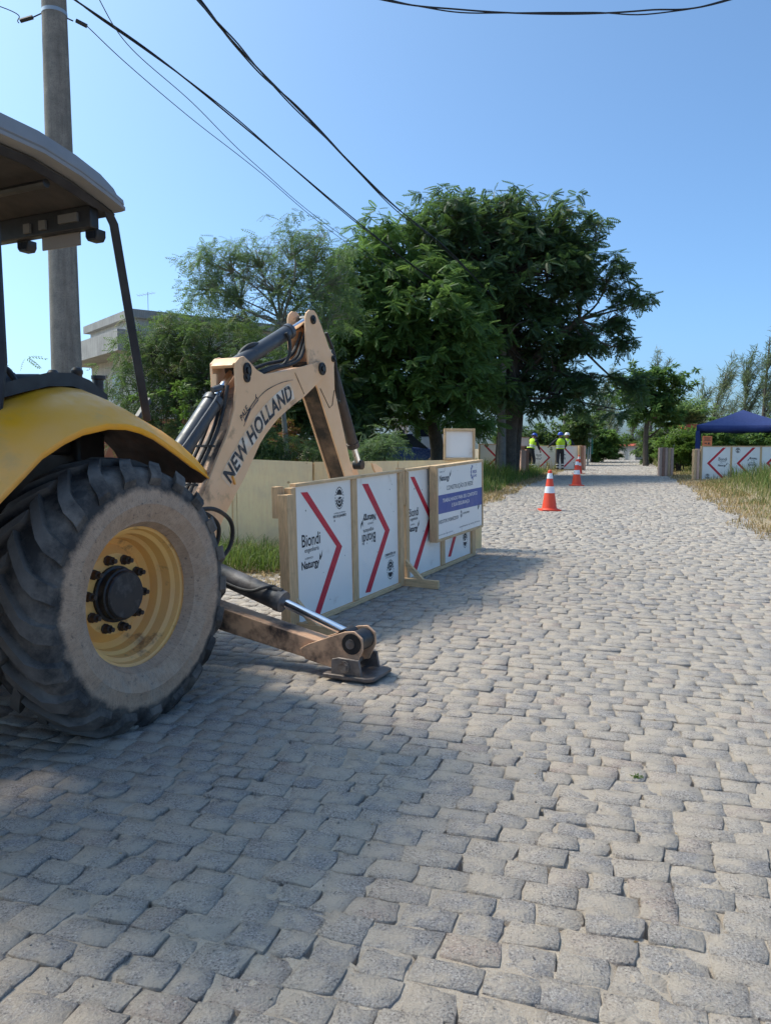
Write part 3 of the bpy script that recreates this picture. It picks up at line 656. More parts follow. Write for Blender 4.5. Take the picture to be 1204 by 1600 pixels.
# hoses and pipes along the boom's front face
for k, yo in enumerate((.02, .065, -.05)):
    b = MB(); b.tube(spline([W(1.52, yo, .80), W(1.63, yo, 1.02), W(1.80, yo, 1.26), W(2.02, yo, 1.56), W(2.12, yo, 1.76), W(2.18, yo, 1.95)], 6), .015, 8); b.build('boom_pipe', MT['hose'], HOE, 40)
b = MB(); b.bar(W(1.935, -.09, 1.455), W(1.935, .105, 1.455), .03, .018); b.build('pipe_clamp', MT['black'], HOE); b = MB(); b.bar(W(1.72, -.09, 1.155), W(1.72, .105, 1.155), .03, .018); b.build('pipe_clamp', MT['black'], HOE)
for yo, dz in ((.03, 0), (-.02, .03), (.07, -.01)):
    b = MB(); b.tube(spline([W(2.60, yo, 2.08 + dz), W(2.85, yo, 2.16 + dz), W(3.12, yo, 2.22 + dz), W(3.30, yo, 2.30 + dz), W(3.40, yo, 2.45), W(3.46, yo, 2.55)], 6), .017, 8); b.build('arm_hose', MT['hose'], HOE, 40)
b = MB()
b.tube(spline([W(1.45, .26, .98), W(1.66, .31, .98), W(1.84, .32, .88), W(1.88, .31, .74), W(1.80, .30, .62), W(1.64, .26, .55)], 7), .017, 8); b.build('loop_hose', MT['hose'], HOE, 40); b = MB()
b.tube(spline([W(1.45, .22, .96), W(1.62, .25, .95), W(1.76, .26, .86), W(1.78, .25, .74), W(1.70, .24, .64), W(1.56, .22, .58)], 7), .017, 8); b.build('loop_hose', MT['hose'], HOE, 40)
b = MB(); b.tube(spline([W(1.40, .10, 1.42), W(1.47, .13, 1.46), W(1.55, .13, 1.41), W(1.56, .12, 1.33), W(1.52, .11, 1.27)], 6), .013, 8); b.build('loop_hose', paint('pale_hose', (.45, .45, .44), .5), HOE, 40)
b = MB(); b.prism([(2.115, 1.205), (2.125, 1.215), (2.16, 1.15), (2.15, 1.14)], -.150, -.1335); b.build('lock_lever', MT['yellow'], HOE)
# ---- bucket and links in the trench
b = MB()
for yy in (-.16, .16): b.prism([(4.62, 1.27), (4.70, 1.26), (4.86, 1.21), (4.93, 1.10), (4.90, .95), (4.70, .80), (4.66, .84), (4.82, .99), (4.80, 1.10), (4.66, 1.20)], yy - .012, yy + .012)
b.build('bucket_link', MT['tan'], HOE, bevel=.004)
b = MB()
bp = [(4.30, .86), (4.48, .90), (4.78, .88), (4.94, .66), (4.92, .36), (4.72, .16), (4.40, .12)]
rows = [[(x, yy, z) for x, z in bp] for yy in (-.3, .3)]; b.loft(rows); b.add(rows[0], [tuple(range(len(bp)))]); b.add(rows[1], [tuple(range(len(bp)))])
o = b.build('bucket', MT['steel'], HOE); md = o.modifiers.new('s', 'SOLIDIFY'); md.thickness = .02
for k in range(5):
    b = MB(); b.prism([(4.46, .10), (4.40, .17), (4.20, .13)], -.3 + k * .14, -.25 + k * .14); b.build('bucket_tooth', MT['steel'], o)

# ---- stabilisers (left one down on the cobbles, right one mirrored)
def stabiliser(sg):
    XS = 1.21
    def S(x, yo, z): return (x, -yo * sg, z)
    b = MB(); c0 = Vector((.52, .33)); c1 = Vector((1.62, .135)); d = (c1 - c0).normalized(); n = Vector((-d.y, d.x))
    def beam(h, e0, e1, x0, x1):
        q = [c0 - d * e0 + n * h, c1 + d * e1 + n * h * .8, c1 + d * e1 - n * h * .8, c0 - d * e0 - n * h]
        b.add([S(x, p.x, p.y) for x in (x0, x1) for p in q], [(0, 1, 2, 3), (7, 6, 5, 4), (0, 4, 5, 1), (1, 5, 6, 2), (2, 6, 7, 3), (3, 7, 4, 0)])
    beam(.082, .05, 0, XS - .075, XS + .075)
    st = b.build('stabiliser', MT['tan_dirty'], HOE, bevel=.008); st['label'] = 'scuffed tan stabiliser beam'
    b = MB()
    for x0 in (XS - .10, XS + .082):
        q = [(1.40, .165), (1.46, .20), (1.72, .305), (1.79, .315), (1.845, .275), (1.85, .20), (1.80, .10), (1.62, .07), (1.44, .10)]
        b.add([S(x, p, z) for x in (x0, x0 + .018) for p, z in q], [tuple(range(9)), tuple(range(17, 8, -1))] + [(k, (k + 1) % 9, 9 + (k + 1) % 9, 9 + k) for k in range(9)])
    b.build('stabiliser_cheek', MT['tan_dirty'], st, bevel=.003)
    b = MB(); b.tube([S(XS - .106, 1.775, .235), S(XS + .106, 1.775, .235)], .066, 20); b.tube([S(XS - .06, 1.70, .26), S(XS + .06, 1.70, .26)], .05, 16); b.build('greasy_joint', MT['grease'], st, 30)
    b = MB(); b.tube([S(XS - .116, 1.77, .235), S(XS + .116, 1.77, .235)], .030, 16); b.build('pivot_pin', MT['steel'], st, 30)
    b = MB()
    pl = [(-.155, -.17), (.155, -.17), (.155, .13), (.13, .17), (-.13, .17), (-.155, .13)]
    b.add([S(XS + x, 1.77 + p, z) for z in (.022, .045) for x, p in pl], [tuple(range(6)), tuple(range(11, 5, -1))] + [(k, (k + 1) % 6, 6 + (k + 1) % 6, 6 + k) for k in range(6)])
    b.add([S(XS + x * .75, 1.77 + p * .75, z) for z in (.0, .022) for x, p in pl], [tuple(range(6)), tuple(range(11, 5, -1))] + [(k, (k + 1) % 6, 6 + (k + 1) % 6, 6 + k) for k in range(6)])
    for x0 in (XS - .135, XS + .112):
        q = [(1.645, .04), (1.65, .135), (1.70, .150), (1.84, .145), (1.86, .04)]
        b.add([S(x, p, z) for x in (x0, x0 + .022) for p, z in q], [tuple(range(5)), tuple(range(9, 4, -1))] + [(k, (k + 1) % 5, 5 + (k + 1) % 5, 5 + k) for k in range(5)])
    b.build('foot_pad', MT['steel'], st, bevel=.004)['label'] = 'dark steel foot pad'
    b = MB(); b.tube([S(XS - .165, 1.745, .098), S(XS + .15, 1.745, .098)], .020, 12); b.tube([S(XS - .172, 1.745, .098), S(XS - .150, 1.745, .098)], .031, 6); b.tube([S(XS - .150, 1.745, .098), S(XS - .138, 1.745, .098)], .037, 16); b.build('foot_bolt', paint('worn_bolt', (.30, .26, .23), .4, .6, (.16, .12, .10), 20), st, 30)
    a = Vector(S(XS + .02, .55, .62)); m = Vector(S(XS + .02, 1.205, .425)); e = Vector(S(XS + .02, 1.755, .245)); d_ = (m - a).normalized()
    b = MB(); b.tube([a, m - d_ * .05, m - d_ * .048, m], [.070, .070, .076, .072], 22); cy = b.build('stabiliser_cylinder', MT['cyl_worn'], HOE, 30); cy['label'] = 'worn grey stabiliser cylinder'
    b = MB(); b.tube([m - d_ * .02, e], .030, 18); b.build('piston_rod', MT['chrome'], cy, 30)
    b = MB(); b.tube(spline([S(XS - .05, .62, .60), S(XS - .075, .85, .525), S(XS - .075, 1.0, .50), S(XS - .05, 1.08, .52), S(XS, 1.13, .53), S(XS + .02, 1.17, .505)], 6), .011, 8); b.tube([S(XS, 1.10, .515), S(XS + .02, 1.19, .49)], .028, 10); b.build('pressure_pipe', MT['hose'], cy, 40)
    # upright housing that carries the beam
stabiliser(1); stabiliser(-1)

# ---- canopy: roof, posts, frame
XR = [(-1.75, 2.80), (-1.5, 2.845), (-.9, 2.86), (-.5, 2.845), (-.28, 2.838), (-.06, 2.80), (.10, 2.756), (.19, 2.728), (.235, 2.712)]
rows = []
for i, (x, z) in enumerate(XR):
    e = 1.0 if 0 < i < len(XR) - 1 else .2
    h = .125 * (1 if 0 < i < len(XR) - 2 else (.85 if i == len(XR) - 2 else .35)); cr = .05 * e
    q = [(.845, 0), (.875, .004), (.875, .022), (.862, .028), (.868, .036), (.862, .06), (.84, h - .012), (.79, h + .012), (.55, h + cr * .8), (0, h + cr)]
    rows.append([(x, y, z + a) for y, a in q] + [(x, -y, z + a) for y, a in q[-2::-1]])
b = MB(); b.loft(rows, close=True); n_ = len(rows[0]); b.add(rows[0], [tuple(range(n_))]); b.add(rows[-1], [tuple(range(n_))])
roof = b.build('canopy_roof', MT['roof'], HOE, 28); roof['label'] = 'grey plastic canopy roof'
b = MB(); b.loft([[(x, y, z - .006) for y in (-.80, 0, .80)] for x, z in XR]); o = b.build('headliner', MT['headliner'], roof); md = o.modifiers.new('s', 'SOLIDIFY'); md.thickness = .01
b = MB(); b.bx(.238, .268, -.80, -.72, 2.735, 2.80); b.build('tail_lamp', MT['lamp_red'], roof, bevel=.008)
for sg in (1, -1):
    y = .77 * sg
    b = MB(); b.tube([(x, y, z) for x, z in [(.475, 1.60), (.36, 2.15), (.255, 2.66), (.20, 2.735), (.10, 2.745), (-.10, 2.79), (-.30, 2.825), (-.9, 2.835), (-1.25, 2.83), (-1.32, 2.76), (-1.36, 1.4)]], .033, 4); b.build('roof_post', MT['post_black'], HOE, 20, bevel=.006)
    b = MB(); b.tube([(-.50, y * .96, 1.60), (-.46, y * .96, 1.85), (-.475, y * .96, 2.82)], .028, 8); b.build('front_post', MT['post_black'], HOE)
b = MB(); b.bx(.115, .175, -.745, .745, 2.615, 2.735); b.build('rear_header', MT['black'], HOE, bevel=.008)
b = MB(); b.tube([(-.16, -.74, 2.76), (-.16, .74, 2.76)], .022, 8); b.build('roof_bar', MT['black'], HOE)
def at_header(yo): return -yo
for yo in (.70, .17, -.17, -.70):
    b = MB(); b.prism([(-.055, .03), (.055, .03), (.055, -.02), (.035, -.05), (-.035, -.05), (-.055, -.02)], -.04, .04)
    o = b.build('work_light', MT['black'], HOE, bevel=.006); o.location = (.19, -yo, 2.598); o.rotation_euler = (0, 0, math.pi / 2); o.scale = (.8, .8, .75)
    b = MB(); b.bx(-.04, .04, .041, .045, -.035, .015); b.build('lens', MT['glass'], o)
b = MB(); b.bx(.155, .165, -.62, -.33, 2.545, 2.63); b.build('licence_plate', paint('dull_plate', (.24, .21, .19), .5), HOE, bevel=.003)
PLB = paint('pale_label', (.15, .14, .13), .6)
for q in ((-.66, -.52, 2.655, 2.70), (-.42, -.37, 2.64, 2.69), (-.30, -.25, 2.635, 2.685)):
    b = MB(); b.bx(.10, .1145, *q); b.build('header_label', PLB, HOE)
# ---- operator station
b = MB(); b.prism([(-.62, 1.02), (-.66, 1.45), (-.40, 1.50), (-.18, 1.44), (-.16, 1.02)], -.27, .27); b.prism([(-.66, 1.45), (-.80, 1.98), (-.70, 2.0), (-.54, 1.48)], -.25, .25); b.build('seat', MT['black'], HOE, bevel=.04, seg=3)
b = MB(); b.bx(.18, .40, -.52, .52, 1.0, 1.56); b.prism([(.10, 1.56), (.16, 1.66), (.40, 1.66), (.44, 1.56)], -.50, .50); b.build('control_console', MT['black'], HOE, bevel=.03)
for yo, x in ((.42, .26), (.18, .30), (-.18, .30), (-.40, .26)):
    b = MB(); b.tube([W(x - .02, yo, 1.60), W(x + .03, yo, 1.86)], .012, 8); o = b.build('control_lever', MT['black'], HOE)
    b = MB(); b.lathe([(.0, 0), (.024, .004), (.034, .022), (.034, .04), (.022, .056), (0, .06)], 14, 'z', W(x + .03, yo, 1.85)); b.build('knob', MT['black'], o)
b = MB(); b.tube(spline([W(-.90, .56, 1.58), W(-.62, .56, 1.74), W(-.42, .56, 1.84), W(-.30, .56, 1.845), W(-.22, .56, 1.76)], 6), .016, 8); b.build('grab_handle', MT['black'], HOE)
b = MB(); b.prism([(-.85, 1.45), (-.60, 1.72), (-.30, 1.82), (0, 1.845), (.22, 1.76), (.30, 1.62), (.2, 1.4)], -.47, -.36); b.build('side_console', MT['black'], HOE, bevel=.02)
b = MB(); b.lathe([(.03, -.1), (.03, .15), (.042, .155), (.042, .175), (0, .178)], 12, 'z', W(.47, .40, 1.70)); b.build('filler_cap', MT['black'], HOE)
b = MB(); b.bar(W(.55, .62, 1.62), W(.70, .58, 1.74), .025, .03); b.build('side_lever', MT['black'], HOE)

# ================================================================== SITE BARRIERS
NAT = text2d('Naturgy', 1, 0, .03); BIO = text2d('Biondi', 1, 0, .012); ENG = text2d('engenharia', 1, 0, .006); SER = text2d('A SERVIÇO', 1, 0, .01); RIO = text2d('RIO DE JANEIRO', 1, 0, .03); GOV = text2d('GOVERNO DO ESTADO', 1, 0, .004)
def wing(x, z, s, flip=False):
    f = -1 if flip else 1
    return [(x, z), (x + f * .012 * s, z + f * .075 * s), (x + f * .030 * s, z + f * .030 * s), (x + f * .072 * s, z + f * .105 * s), (x + f * .055 * s, z + f * .03 * s), (x + f * .022 * s, z - f * .012 * s)]
def emblem(mb, cx, cz, rx, rz, y, flip=False, words=True):
    f = -1 if flip else 1
    P = lambda u, w: (cx + f * u * rx, cz + f * w * rz)
    def arc(a0, a1, r0, r1, n=10):
        A = [R(a0 + (a1 - a0) * i / n) for i in range(n + 1)]
        mb.flat([P(r0 * math.cos(a), r0 * math.sin(a)) for a in A] + [P(r1 * math.cos(a), r1 * math.sin(a)) for a in A[::-1]], y)
    for k in range(22): arc(90 + 360 * k / 22, 90 + 360 * k / 22 + 10, 1.02, 1.16, 2)
    mb.flat([P(.80 * math.cos(R(a)), .18 + .70 * math.sin(R(a))) for a in range(8, 173, 12)], y)                          # dome
    mb.flat([P(*q) for q in [(-.72, .12), (-.25, .02), (.05, .14), (.66, .05), (.2, -.16), (-.05, -.05), (-.35, -.22), (-.3, -.02)]], y)   # winged mark
    arc(188, 352, .66, .92, 14); arc(200, 340, .36, .54, 10)
    mb.flat([P(*q) for q in [(-.08, -.12), (.14, -.28), (.03, -.70), (-.14, -.40)]], y)
    if words:
        w = rx * 1.75
        for VF, z0, z1, ww in ((GOV, -1.56, -1.42, w * .9), (RIO, -2.02, -1.66, w)):
            za, zb = cz + f * z0 * rz, cz + f * z1 * rz
            lay(mb, fit(VF, cx - ww, cx + ww, min(za, zb), max(za, zb), flip), y)
def logos(mb, x0, z0, w, y, flip=False):
    """Biondi engenharia over A SERVICO Naturgy; x0,z0 lower left of the block as seen, w width"""
    k = w / .30
    def pl(VF, a, b_, c_, d):
        if flip: lay(mb, fit(VF, x0 + w - b_ * k, x0 + w - a * k, z0 + .30 * k - d * k, z0 + .30 * k - c_ * k, True), y)
        else: lay(mb, fit(VF, x0 + a * k, x0 + b_ * k, z0 + c_ * k, z0 + d * k), y)
    pl(BIO, .012, .285, .195, .30); pl(ENG, .05, .26, .135, .185); pl(SER, .05, .17, .085, .105); pl(NAT, 0, .262, -.010, .078)
    if flip: mb.flat(wing(x0 + w - .262 * k, z0 + .30 * k - .062 * k, .72 * k, True), y)
    else: mb.flat(wing(x0 + .262 * k, z0 + .062 * k, .72 * k), y)
def splats(mb, x0, x1, y, seed, n=7):
    rr = random.Random(seed)
    for _ in range(n):
        x, z, r_ = rr.uniform(x0 + .06, x1 - .06), rr.uniform(.1, 1.08), rr.uniform(.004, .009)
        mb.flat([(x + r_ * math.cos(a) * .8, z + r_ * math.sin(a) * rr.uniform(.7, 1.5)) for a in np.linspace(0, 2 * math.pi, 9)[:-1]], y)

def panel(parent, x0, x1, z0=.035, z1=1.135, y=-.012, mat='white'):
    b = MB(); b.bx(x0, x1, y, y + .012, z0, z1); return b.build('panel', MT[mat], parent, bevel=.002)
def chev(parent, pts, y=-.0135, name='chevron'):
    (a, b_, c_, d, e, f) = pts                       # top-left, top-right, apex out, bottom-right, bottom-left, apex in
    V = [(p[0], y, p[1]) for p in pts]
    o = MB().add(V, [(0, 1, 2, 5), (5, 2, 3, 4)]).build(name, MT['red'], parent, 0); return o
def batten(parent, x0, x1, y0, y1, z0, z1, mat, name='batten'):
    b = MB(); b.bx(x0, x1, y0, y1, z0, z1); return b.build(name, MT[mat], parent, bevel=.003)
FA = Vector((-.745, 5.983, 0)); FD = Vector((.47444, .88029, 0)); FANG = math.atan2(FD.y, FD.x); FSL = math.atan(.034)
def fence_pt(x, y=0): return FA + FD * x + Vector((-FD.y, FD.x, 0)) * y + Vector((0, 0, .034 * x))
# near module
B1 = thing('barrier', 'nearest white arrow barrier with two boards, beside the stabiliser foot', 'barrier', fence_pt(0), group='white arrow barriers', rot=(0, -FSL, FANG))
p1 = panel(B1, .065, .935); p2 = panel(B1, 1.03, 1.825)
chev(p1, [(.163, 1.083), (.261, 1.078), (.771, .56), (.394, .038), (.302, .042), (.677, .575)])
chev(p2, [(1.135, 1.076), (1.248, 1.07), (1.654, .59), (1.255, .056), (1.158, .068), (1.556, .593)])
b = MB(); logos(b, .150, .445, .295, -.0135); emblem(b, .744, .985, .060, .085, -.0135); splats(b, .07, .92, -.0135, 1, 6); o = b.build('stencil_print', MT['print_black'], p1, 0, fix=False); o['label'] = 'black Biondi and Naturgy stencil, upright'; o['kind'] = 'stuff'
b = MB(); logos(b, 1.105, .515, .275, -.0135, True); emblem(b, 1.655, .200, .060, .085, -.0135, True); splats(b, 1.05, 1.8, -.0135, 2, 8); o = b.build('stencil_print', MT['print_black'], p2, 0, fix=False); o['label'] = 'black stencil print, upside down'; o['kind'] = 'stuff'
batten(B1, .065, 1.90, -.040, .02, 1.135, 1.160, 'wx', 'top_rail'); batten(B1, .0, .065, -.038, .03, .0, 1.13, 'wz', 'stile'); batten(B1, .937, 1.028, -.026, .03, .037, 1.133, 'wz', 'stile'); batten(B1, 1.827, 1.905, -.040, .03, .0, 1.132, 'wz', 'stile')
batten(B1, .067, 1.825, -.040, .02, -.004, .033, 'wx', 'bottom_rail'); batten(B1, -.085, -.003, -.06, .03, -.02, 1.085, 'wz', 'post')
batten(B1, -.08, .0, .031, .09, .9, 1.145, 'wz', 'block')
for x in (.0, 1.91):
    b = MB(); b.bx(x + .002, x + .047, -.40, .10, -.015, .065); b.build('foot', MT['wy'], B1, bevel=.003)
    b = MB(); b.add([(x + q, yy, z) for q in (.004, .044) for yy, z in [(-.041, .26), (-.041, .19), (-.17, .066), (-.24, .066)]], [(0, 1, 2, 3), (7, 6, 5, 4), (0, 4, 5, 1), (1, 5, 6, 2), (2, 6, 7, 3), (3, 7, 4, 0)]); b.build('brace', MT['wy'], B1, bevel=.003)
# second module
B2 = thing('barrier', 'white arrow barrier behind the nearest one, partly covered by the blue sign', 'barrier', fence_pt(1.965), group='white arrow barriers', rot=(0, -FSL, FANG))
K2 = 1.965
p3 = panel(B2, 2.035 - K2, 2.835 - K2); p4 = panel(B2, 2.945 - K2, 3.715 - K2)
chev(p3, [(2.111 - K2, 1.074), (2.209 - K2, 1.068), (2.64 - K2, .60), (2.23 - K2, .073), (2.126 - K2, .09), (2.55 - K2, .60)])
chev(p4, [(3.02 - K2, 1.06), (3.12 - K2, 1.055), (3.50 - K2, .59), (3.127 - K2, .09), (3.045 - K2, .10), (3.41 - K2, .60)])
b = MB(); logos(b, 2.055 - K2, .50, .25, -.0135); splats(b, .08, .8, -.0135, 3, 6); o = b.build('stencil_print', MT['print_black'], p3, 0, fix=False); o['kind'] = 'stuff'
b = MB(); emblem(b, 3.55 - K2, .225, .060, .085, -.0135, True); o = b.build('stencil_print', MT['print_black'], p4, 0, fix=False); o['kind'] = 'stuff'
batten(B2, .0, 1.93, -.040, .02, 1.135, 1.160, 'wx', 'top_rail'); batten(B2, .0, .068, -.038, .03, .0, 1.13, 'wz', 'stile'); batten(B2, .872, .978, -.026, .03, .037, 1.133, 'wz', 'stile'); batten(B2, 1.752, 1.86, -.040, .03, .0, 1.132, 'wz', 'stile'); batten(B2, 1.864, 1.925, -.01, .05, -.01, 1.05, 'wz', 'post')
batten(B2, .07, 1.75, -.040, .02, -.004, .033, 'wx', 'bottom_rail')
batten(B2, -.035, -.003, -.03, .06, .8, 1.175, 'wz', 'block')

# information sign on the second barrier
SG = thing('site_sign', 'wood framed white and blue information sign hung on the barrier', 'sign', fence_pt(2.50), rot=(0, -FSL, FANG))
sx0, sx1, sz0, sz1 = .045, 1.325, .375, 1.135
b = MB(); b.bx(sx0, sx1, -.118, -.105, sz0, sz1); sp = b.build('panel', MT['sign_white'], SG)
batten(SG, .0, .044, -.128, -.042, sz0 - .03, sz1 + .03, 'wz', 'frame_stile'); batten(SG, sx1 + .001, sx1 + .03, -.128, -.042, sz0 - .03, sz1 + .03, 'wz', 'frame_stile'); batten(SG, .045, sx1, -.127, -.042, sz1 + .001, sz1 + .03, 'wx', 'frame_rail'); batten(SG, .045, sx1, -.127, -.042, sz0 - .03, sz0 - .001, 'wx', 'frame_rail')
yy = -.1195
MB().flat([(sx0, .645), (sx1, .625), (sx1, .835), (sx0, .845)], yy).build('blue_band', MT['print_blue'], sp, 0)
b = MB(); lay(b, fit(text2d('TRABALHANDO PARA SEU CONFORTO', 1, 0, .012), .17, 1.17, .758, .800), yy - .0015); lay(b, fit(text2d('E SUA SEGURANÇA', 1, 0, .012), .42, .93, .680, .730), yy - .0015); o = b.build('white_lettering', MT['sign_white'], sp, 0, fix=False); o['kind'] = 'stuff'
b = MB(); lay(b, fit(NAT, .09, .36, .975, 1.055), yy); b.flat(wing(.358, 1.035, .7), yy); lay(b, fit(text2d('OBRA DA', 1), .10, .22, 1.085, 1.10), yy); lay(b, fit(text2d('CONSTRUÇÃO DE REDE', 1, 0, .006), .28, 1.04, .872, .945), yy)
lay(b, fit(text2d('EXECUTOR E FORNECEDOR', 1, 0, .008), .07, .60, .535, .575), yy); lay(b, fit(text2d('RIO DE JANEIRO', 1, 0, .02), .74, .93, .565, .592), yy); lay(b, fit(text2d('www.naturgy.com.br', 1), .06, .45, .405, .425), yy); lay(b, fit(text2d('atendimento ao cliente 24 horas', 1), .63, 1.26, .425, .445), yy)
emblem(b, .685, .58, .022, .040, yy, words=False); b.flat(wing(1.19, .585, .9), yy); o = b.build('grey_lettering', MT['print_grey'], sp, 0, fix=False); o['kind'] = 'stuff'
b = MB(); cx, cz = 1.05, 1.035
for k in range(12):
    a0 = R(100 + k * 14); q = lambda a, r_: (cx + r_ * .075 * math.cos(a), cz + r_ * .085 * math.sin(a)); b.flat([q(a0, .72), q(a0, 1.1 if k % 2 else .95), q(a0 + R(13), 1.1 if k % 2 else .95), q(a0 + R(13), .72)], yy)
lay(b, fit(text2d('REDE', 1, 0, .02), 1.03, 1.16, 1.02, 1.055), yy); lay(b, fit(text2d('GÁS', 1, 0, .02), 1.03, 1.16, .975, 1.01), yy); o = b.build('logo', MT['print_blue'], sp, 0, fix=False); o['kind'] = 'stuff'

# small white tray board on the back wall
TB = thing('framed_board', 'small square white board in a pine frame standing on the plywood wall', 'board', (.733, 9.72, 1.285), R(-1))
b = MB(); b.bx(.03, .365, .035, .047, .03, .36); b.build('panel', MT['white'], TB)
batten(TB, .0, .029, 0, .05, 0, .392, 'wz', 'frame_stile'); batten(TB, .366, .395, 0, .05, 0, .392, 'wz', 'frame_stile'); batten(TB, .03, .365, 0, .05, .362, .392, 'wx', 'frame_rail'); batten(TB, .03, .365, 0, .05, 0, .028, 'wx', 'frame_rail')

# plywood walls behind the trench
def ply_wall(label, a, c_, ztop0, ztop1, mat, gaps):
    a = Vector(a); c_ = Vector(c_); d = c_ - a; L = d.length; ang = math.atan2(d.y, d.x); zb = gz(a.x, a.y) - .05
    t = thing('plywood_hoarding', label, 'plywood wall', (a.x, a.y, zb), ang, 'plywood walls around the trench')
    xs = [0] + gaps + [L]
    for i in range(len(xs) - 1):
        x0, x1 = xs[i] + .004, xs[i + 1] - .004; f = lambda x: (ztop0 + (ztop1 - ztop0) * x / L) - zb
        b = MB(); b.prism([(x0, 0), (x0, f(x0)), (x1, f(x1)), (x1, 0)], (i % 2) * .006, .018 + (i % 2) * .006); b.build('plywood_sheet', MT[mat], t)
    for x in [0.03] + gaps + [L - .03]:
        b = MB(); b.bx(x - .03, x + .03, .026, .07, 0, (ztop0 + (ztop1 - ztop0) * x / L) - zb - .03); b.build('batten', MT['wz'], t)
    b = MB(); b.add([(0, .025, ztop0 - zb - .06), (L, .025, ztop1 - zb - .06), (L, .025, ztop1 - zb - .01), (0, .025, ztop0 - zb - .01), (0, .06, ztop0 - zb - .06), (L, .06, ztop1 - zb - .06), (L, .06, ztop1 - zb - .01), (0, .06, ztop0 - zb - .01)], [(0, 1, 2, 3), (7, 6, 5, 4), (0, 4, 5, 1), (1, 5, 6, 2), (2, 6, 7, 3), (3, 7, 4, 0)]); b.build('top_batten', MT['wx'], t)
    return t
ply_wall('knotty plywood wall seen through the boom arch, grass at its foot', (-2.75, 9.62, 0), (-.90, 9.50, 0), 1.335, 1.262, 'ply2', [.84, .90])
ply_wall('low plywood wall running behind the bucket to the framed board', (-.885, 9.52, 0), (1.24, 9.82, 0), 1.262, 1.285, 'ply', [1.05])

# ------------------------------------------------------------------ far barriers
def far_barrier(label, p, ang, n, w=.96, h=1.1, direction=1, slope=0, post_end=None, detail=True, seed=0):
    t = thing('barrier', label, 'barrier', p, group='white arrow barriers', rot=(0, -slope, ang))
    for k in range(n):
        x0, x1 = k * w + .03, (k + 1) * w - .03; pn = panel(t, x0, x1, .03, h - .03)
        m = (x0 + x1) / 2; d = direction; hw = .25
        ax = [(m - d * hw - .05, h * .95), (m - d * hw + .05, h * .95), (m + d * hw + .05, h * .50), (m - d * hw + .05, h * .06), (m - d * hw - .05, h * .06), (m + d * hw - .05, h * .50)]
        if d < 0: ax = [ax[1], ax[0], (m + d * hw - .05, h * .5), ax[4], ax[3], (m + d * hw + .05, h * .5)]
        chev(pn, ax)
        if detail:
            b = MB(); up = (k + seed) % 2 == 0
            if d > 0: logos(b, m - .38, h * .42, .26, -.0135, not up); emblem(b, m + .33, h * (.86 if up else .16), .06, .08, -.0135, not up)
            else: logos(b, m + .06, h * .40, .30, -.0135, not up); emblem(b, m - .27, h * (.87 if not up else .12), .07, .08, -.0135, not up)
            b.build('stencil_print', MT['print_black'], pn, 0, fix=False)['kind'] = 'stuff'
        batten(t, k * w + .032, (k + 1) * w - .032, -.03, .02, h - .029, h, 'wx', 'top_rail'); batten(t, k * w + .032, (k + 1) * w - .032, -.03, .02, -.02, .029, 'wx', 'bottom_rail')
        batten(t, k * w - .03, k * w + .03, -.025, .03, -.02, h, 'wz', 'stile')
    batten(t, n * w - .03, n * w + .03, -.025, .03, -.02, h, 'wz', 'stile'); return t
def plank_end(label, p, ang, w, d, h, n, seed):
    """bundle of upright weathered boards closing a barrier run"""
    rr = random.Random(seed); t = thing('plank_bundle', label, 'planks', p, ang, 'upright plank bundles')
    bw = w / n
    for k in range(n):
        b = MB(); hh = h + rr.uniform(-.04, .02); a = k * bw - w / 2; b.bx(a + .006, a + bw - .006, -d / 2 + rr.uniform(-.02, .02), d / 2, -.05, hh); b.build('plank', MT[rr.choice(('wold', 'wold2', 'wold', 'wz'))], t, bevel=.004)
    b = MB(); b.bx(-w / 2, w / 2, d / 2 + .001, d / 2 + .03, h - .25, h - .17); b.build('cross_batten', MT['wold_x'], t)
    return t
def gpt(u, v, Y):
    p = at(u, v, Y); return Vector((p.x, Y, gz(p.x, Y)))
RBp = gpt(1094, 740, 25)
far_barrier('white barrier with red arrows pointing left under the navy tent', RBp + Vector((0, 0, .02)), R(0), 4, .96, 1.12, -1)
plank_end('upright weathered planks at the left end of the tent barrier', gpt(1085.5, 735, 25.0), 0, .19, .16, 1.06, 2, 4)
plank_end('upright weathered plank bundle standing alone at the right road edge', gpt(1038.5, 742, 29), R(-8), .52, .30, 1.07, 5, 5)
far_barrier('white arrow barrier where the worker in the X vest stands', gpt(830, 735, 36) + Vector((0, 0, .0)), R(2), 2, 1.14, 1.13, 1)
far_barrier('white barrier half hidden by tall grass left of the thick trunk', gpt(748, 735, 32), R(0), 1, .95, 1.12, 1, detail=False)
plank_end('upright weathered planks at the right end of the workers barrier', gpt(907.5, 735, 36), 0, .34, .25, 1.13, 3, 6)
plank_end('pale upright planks in the grass in front of the workers', gpt(818, 738, 30.5), R(5), .34, .22, 1.0, 3, 7)
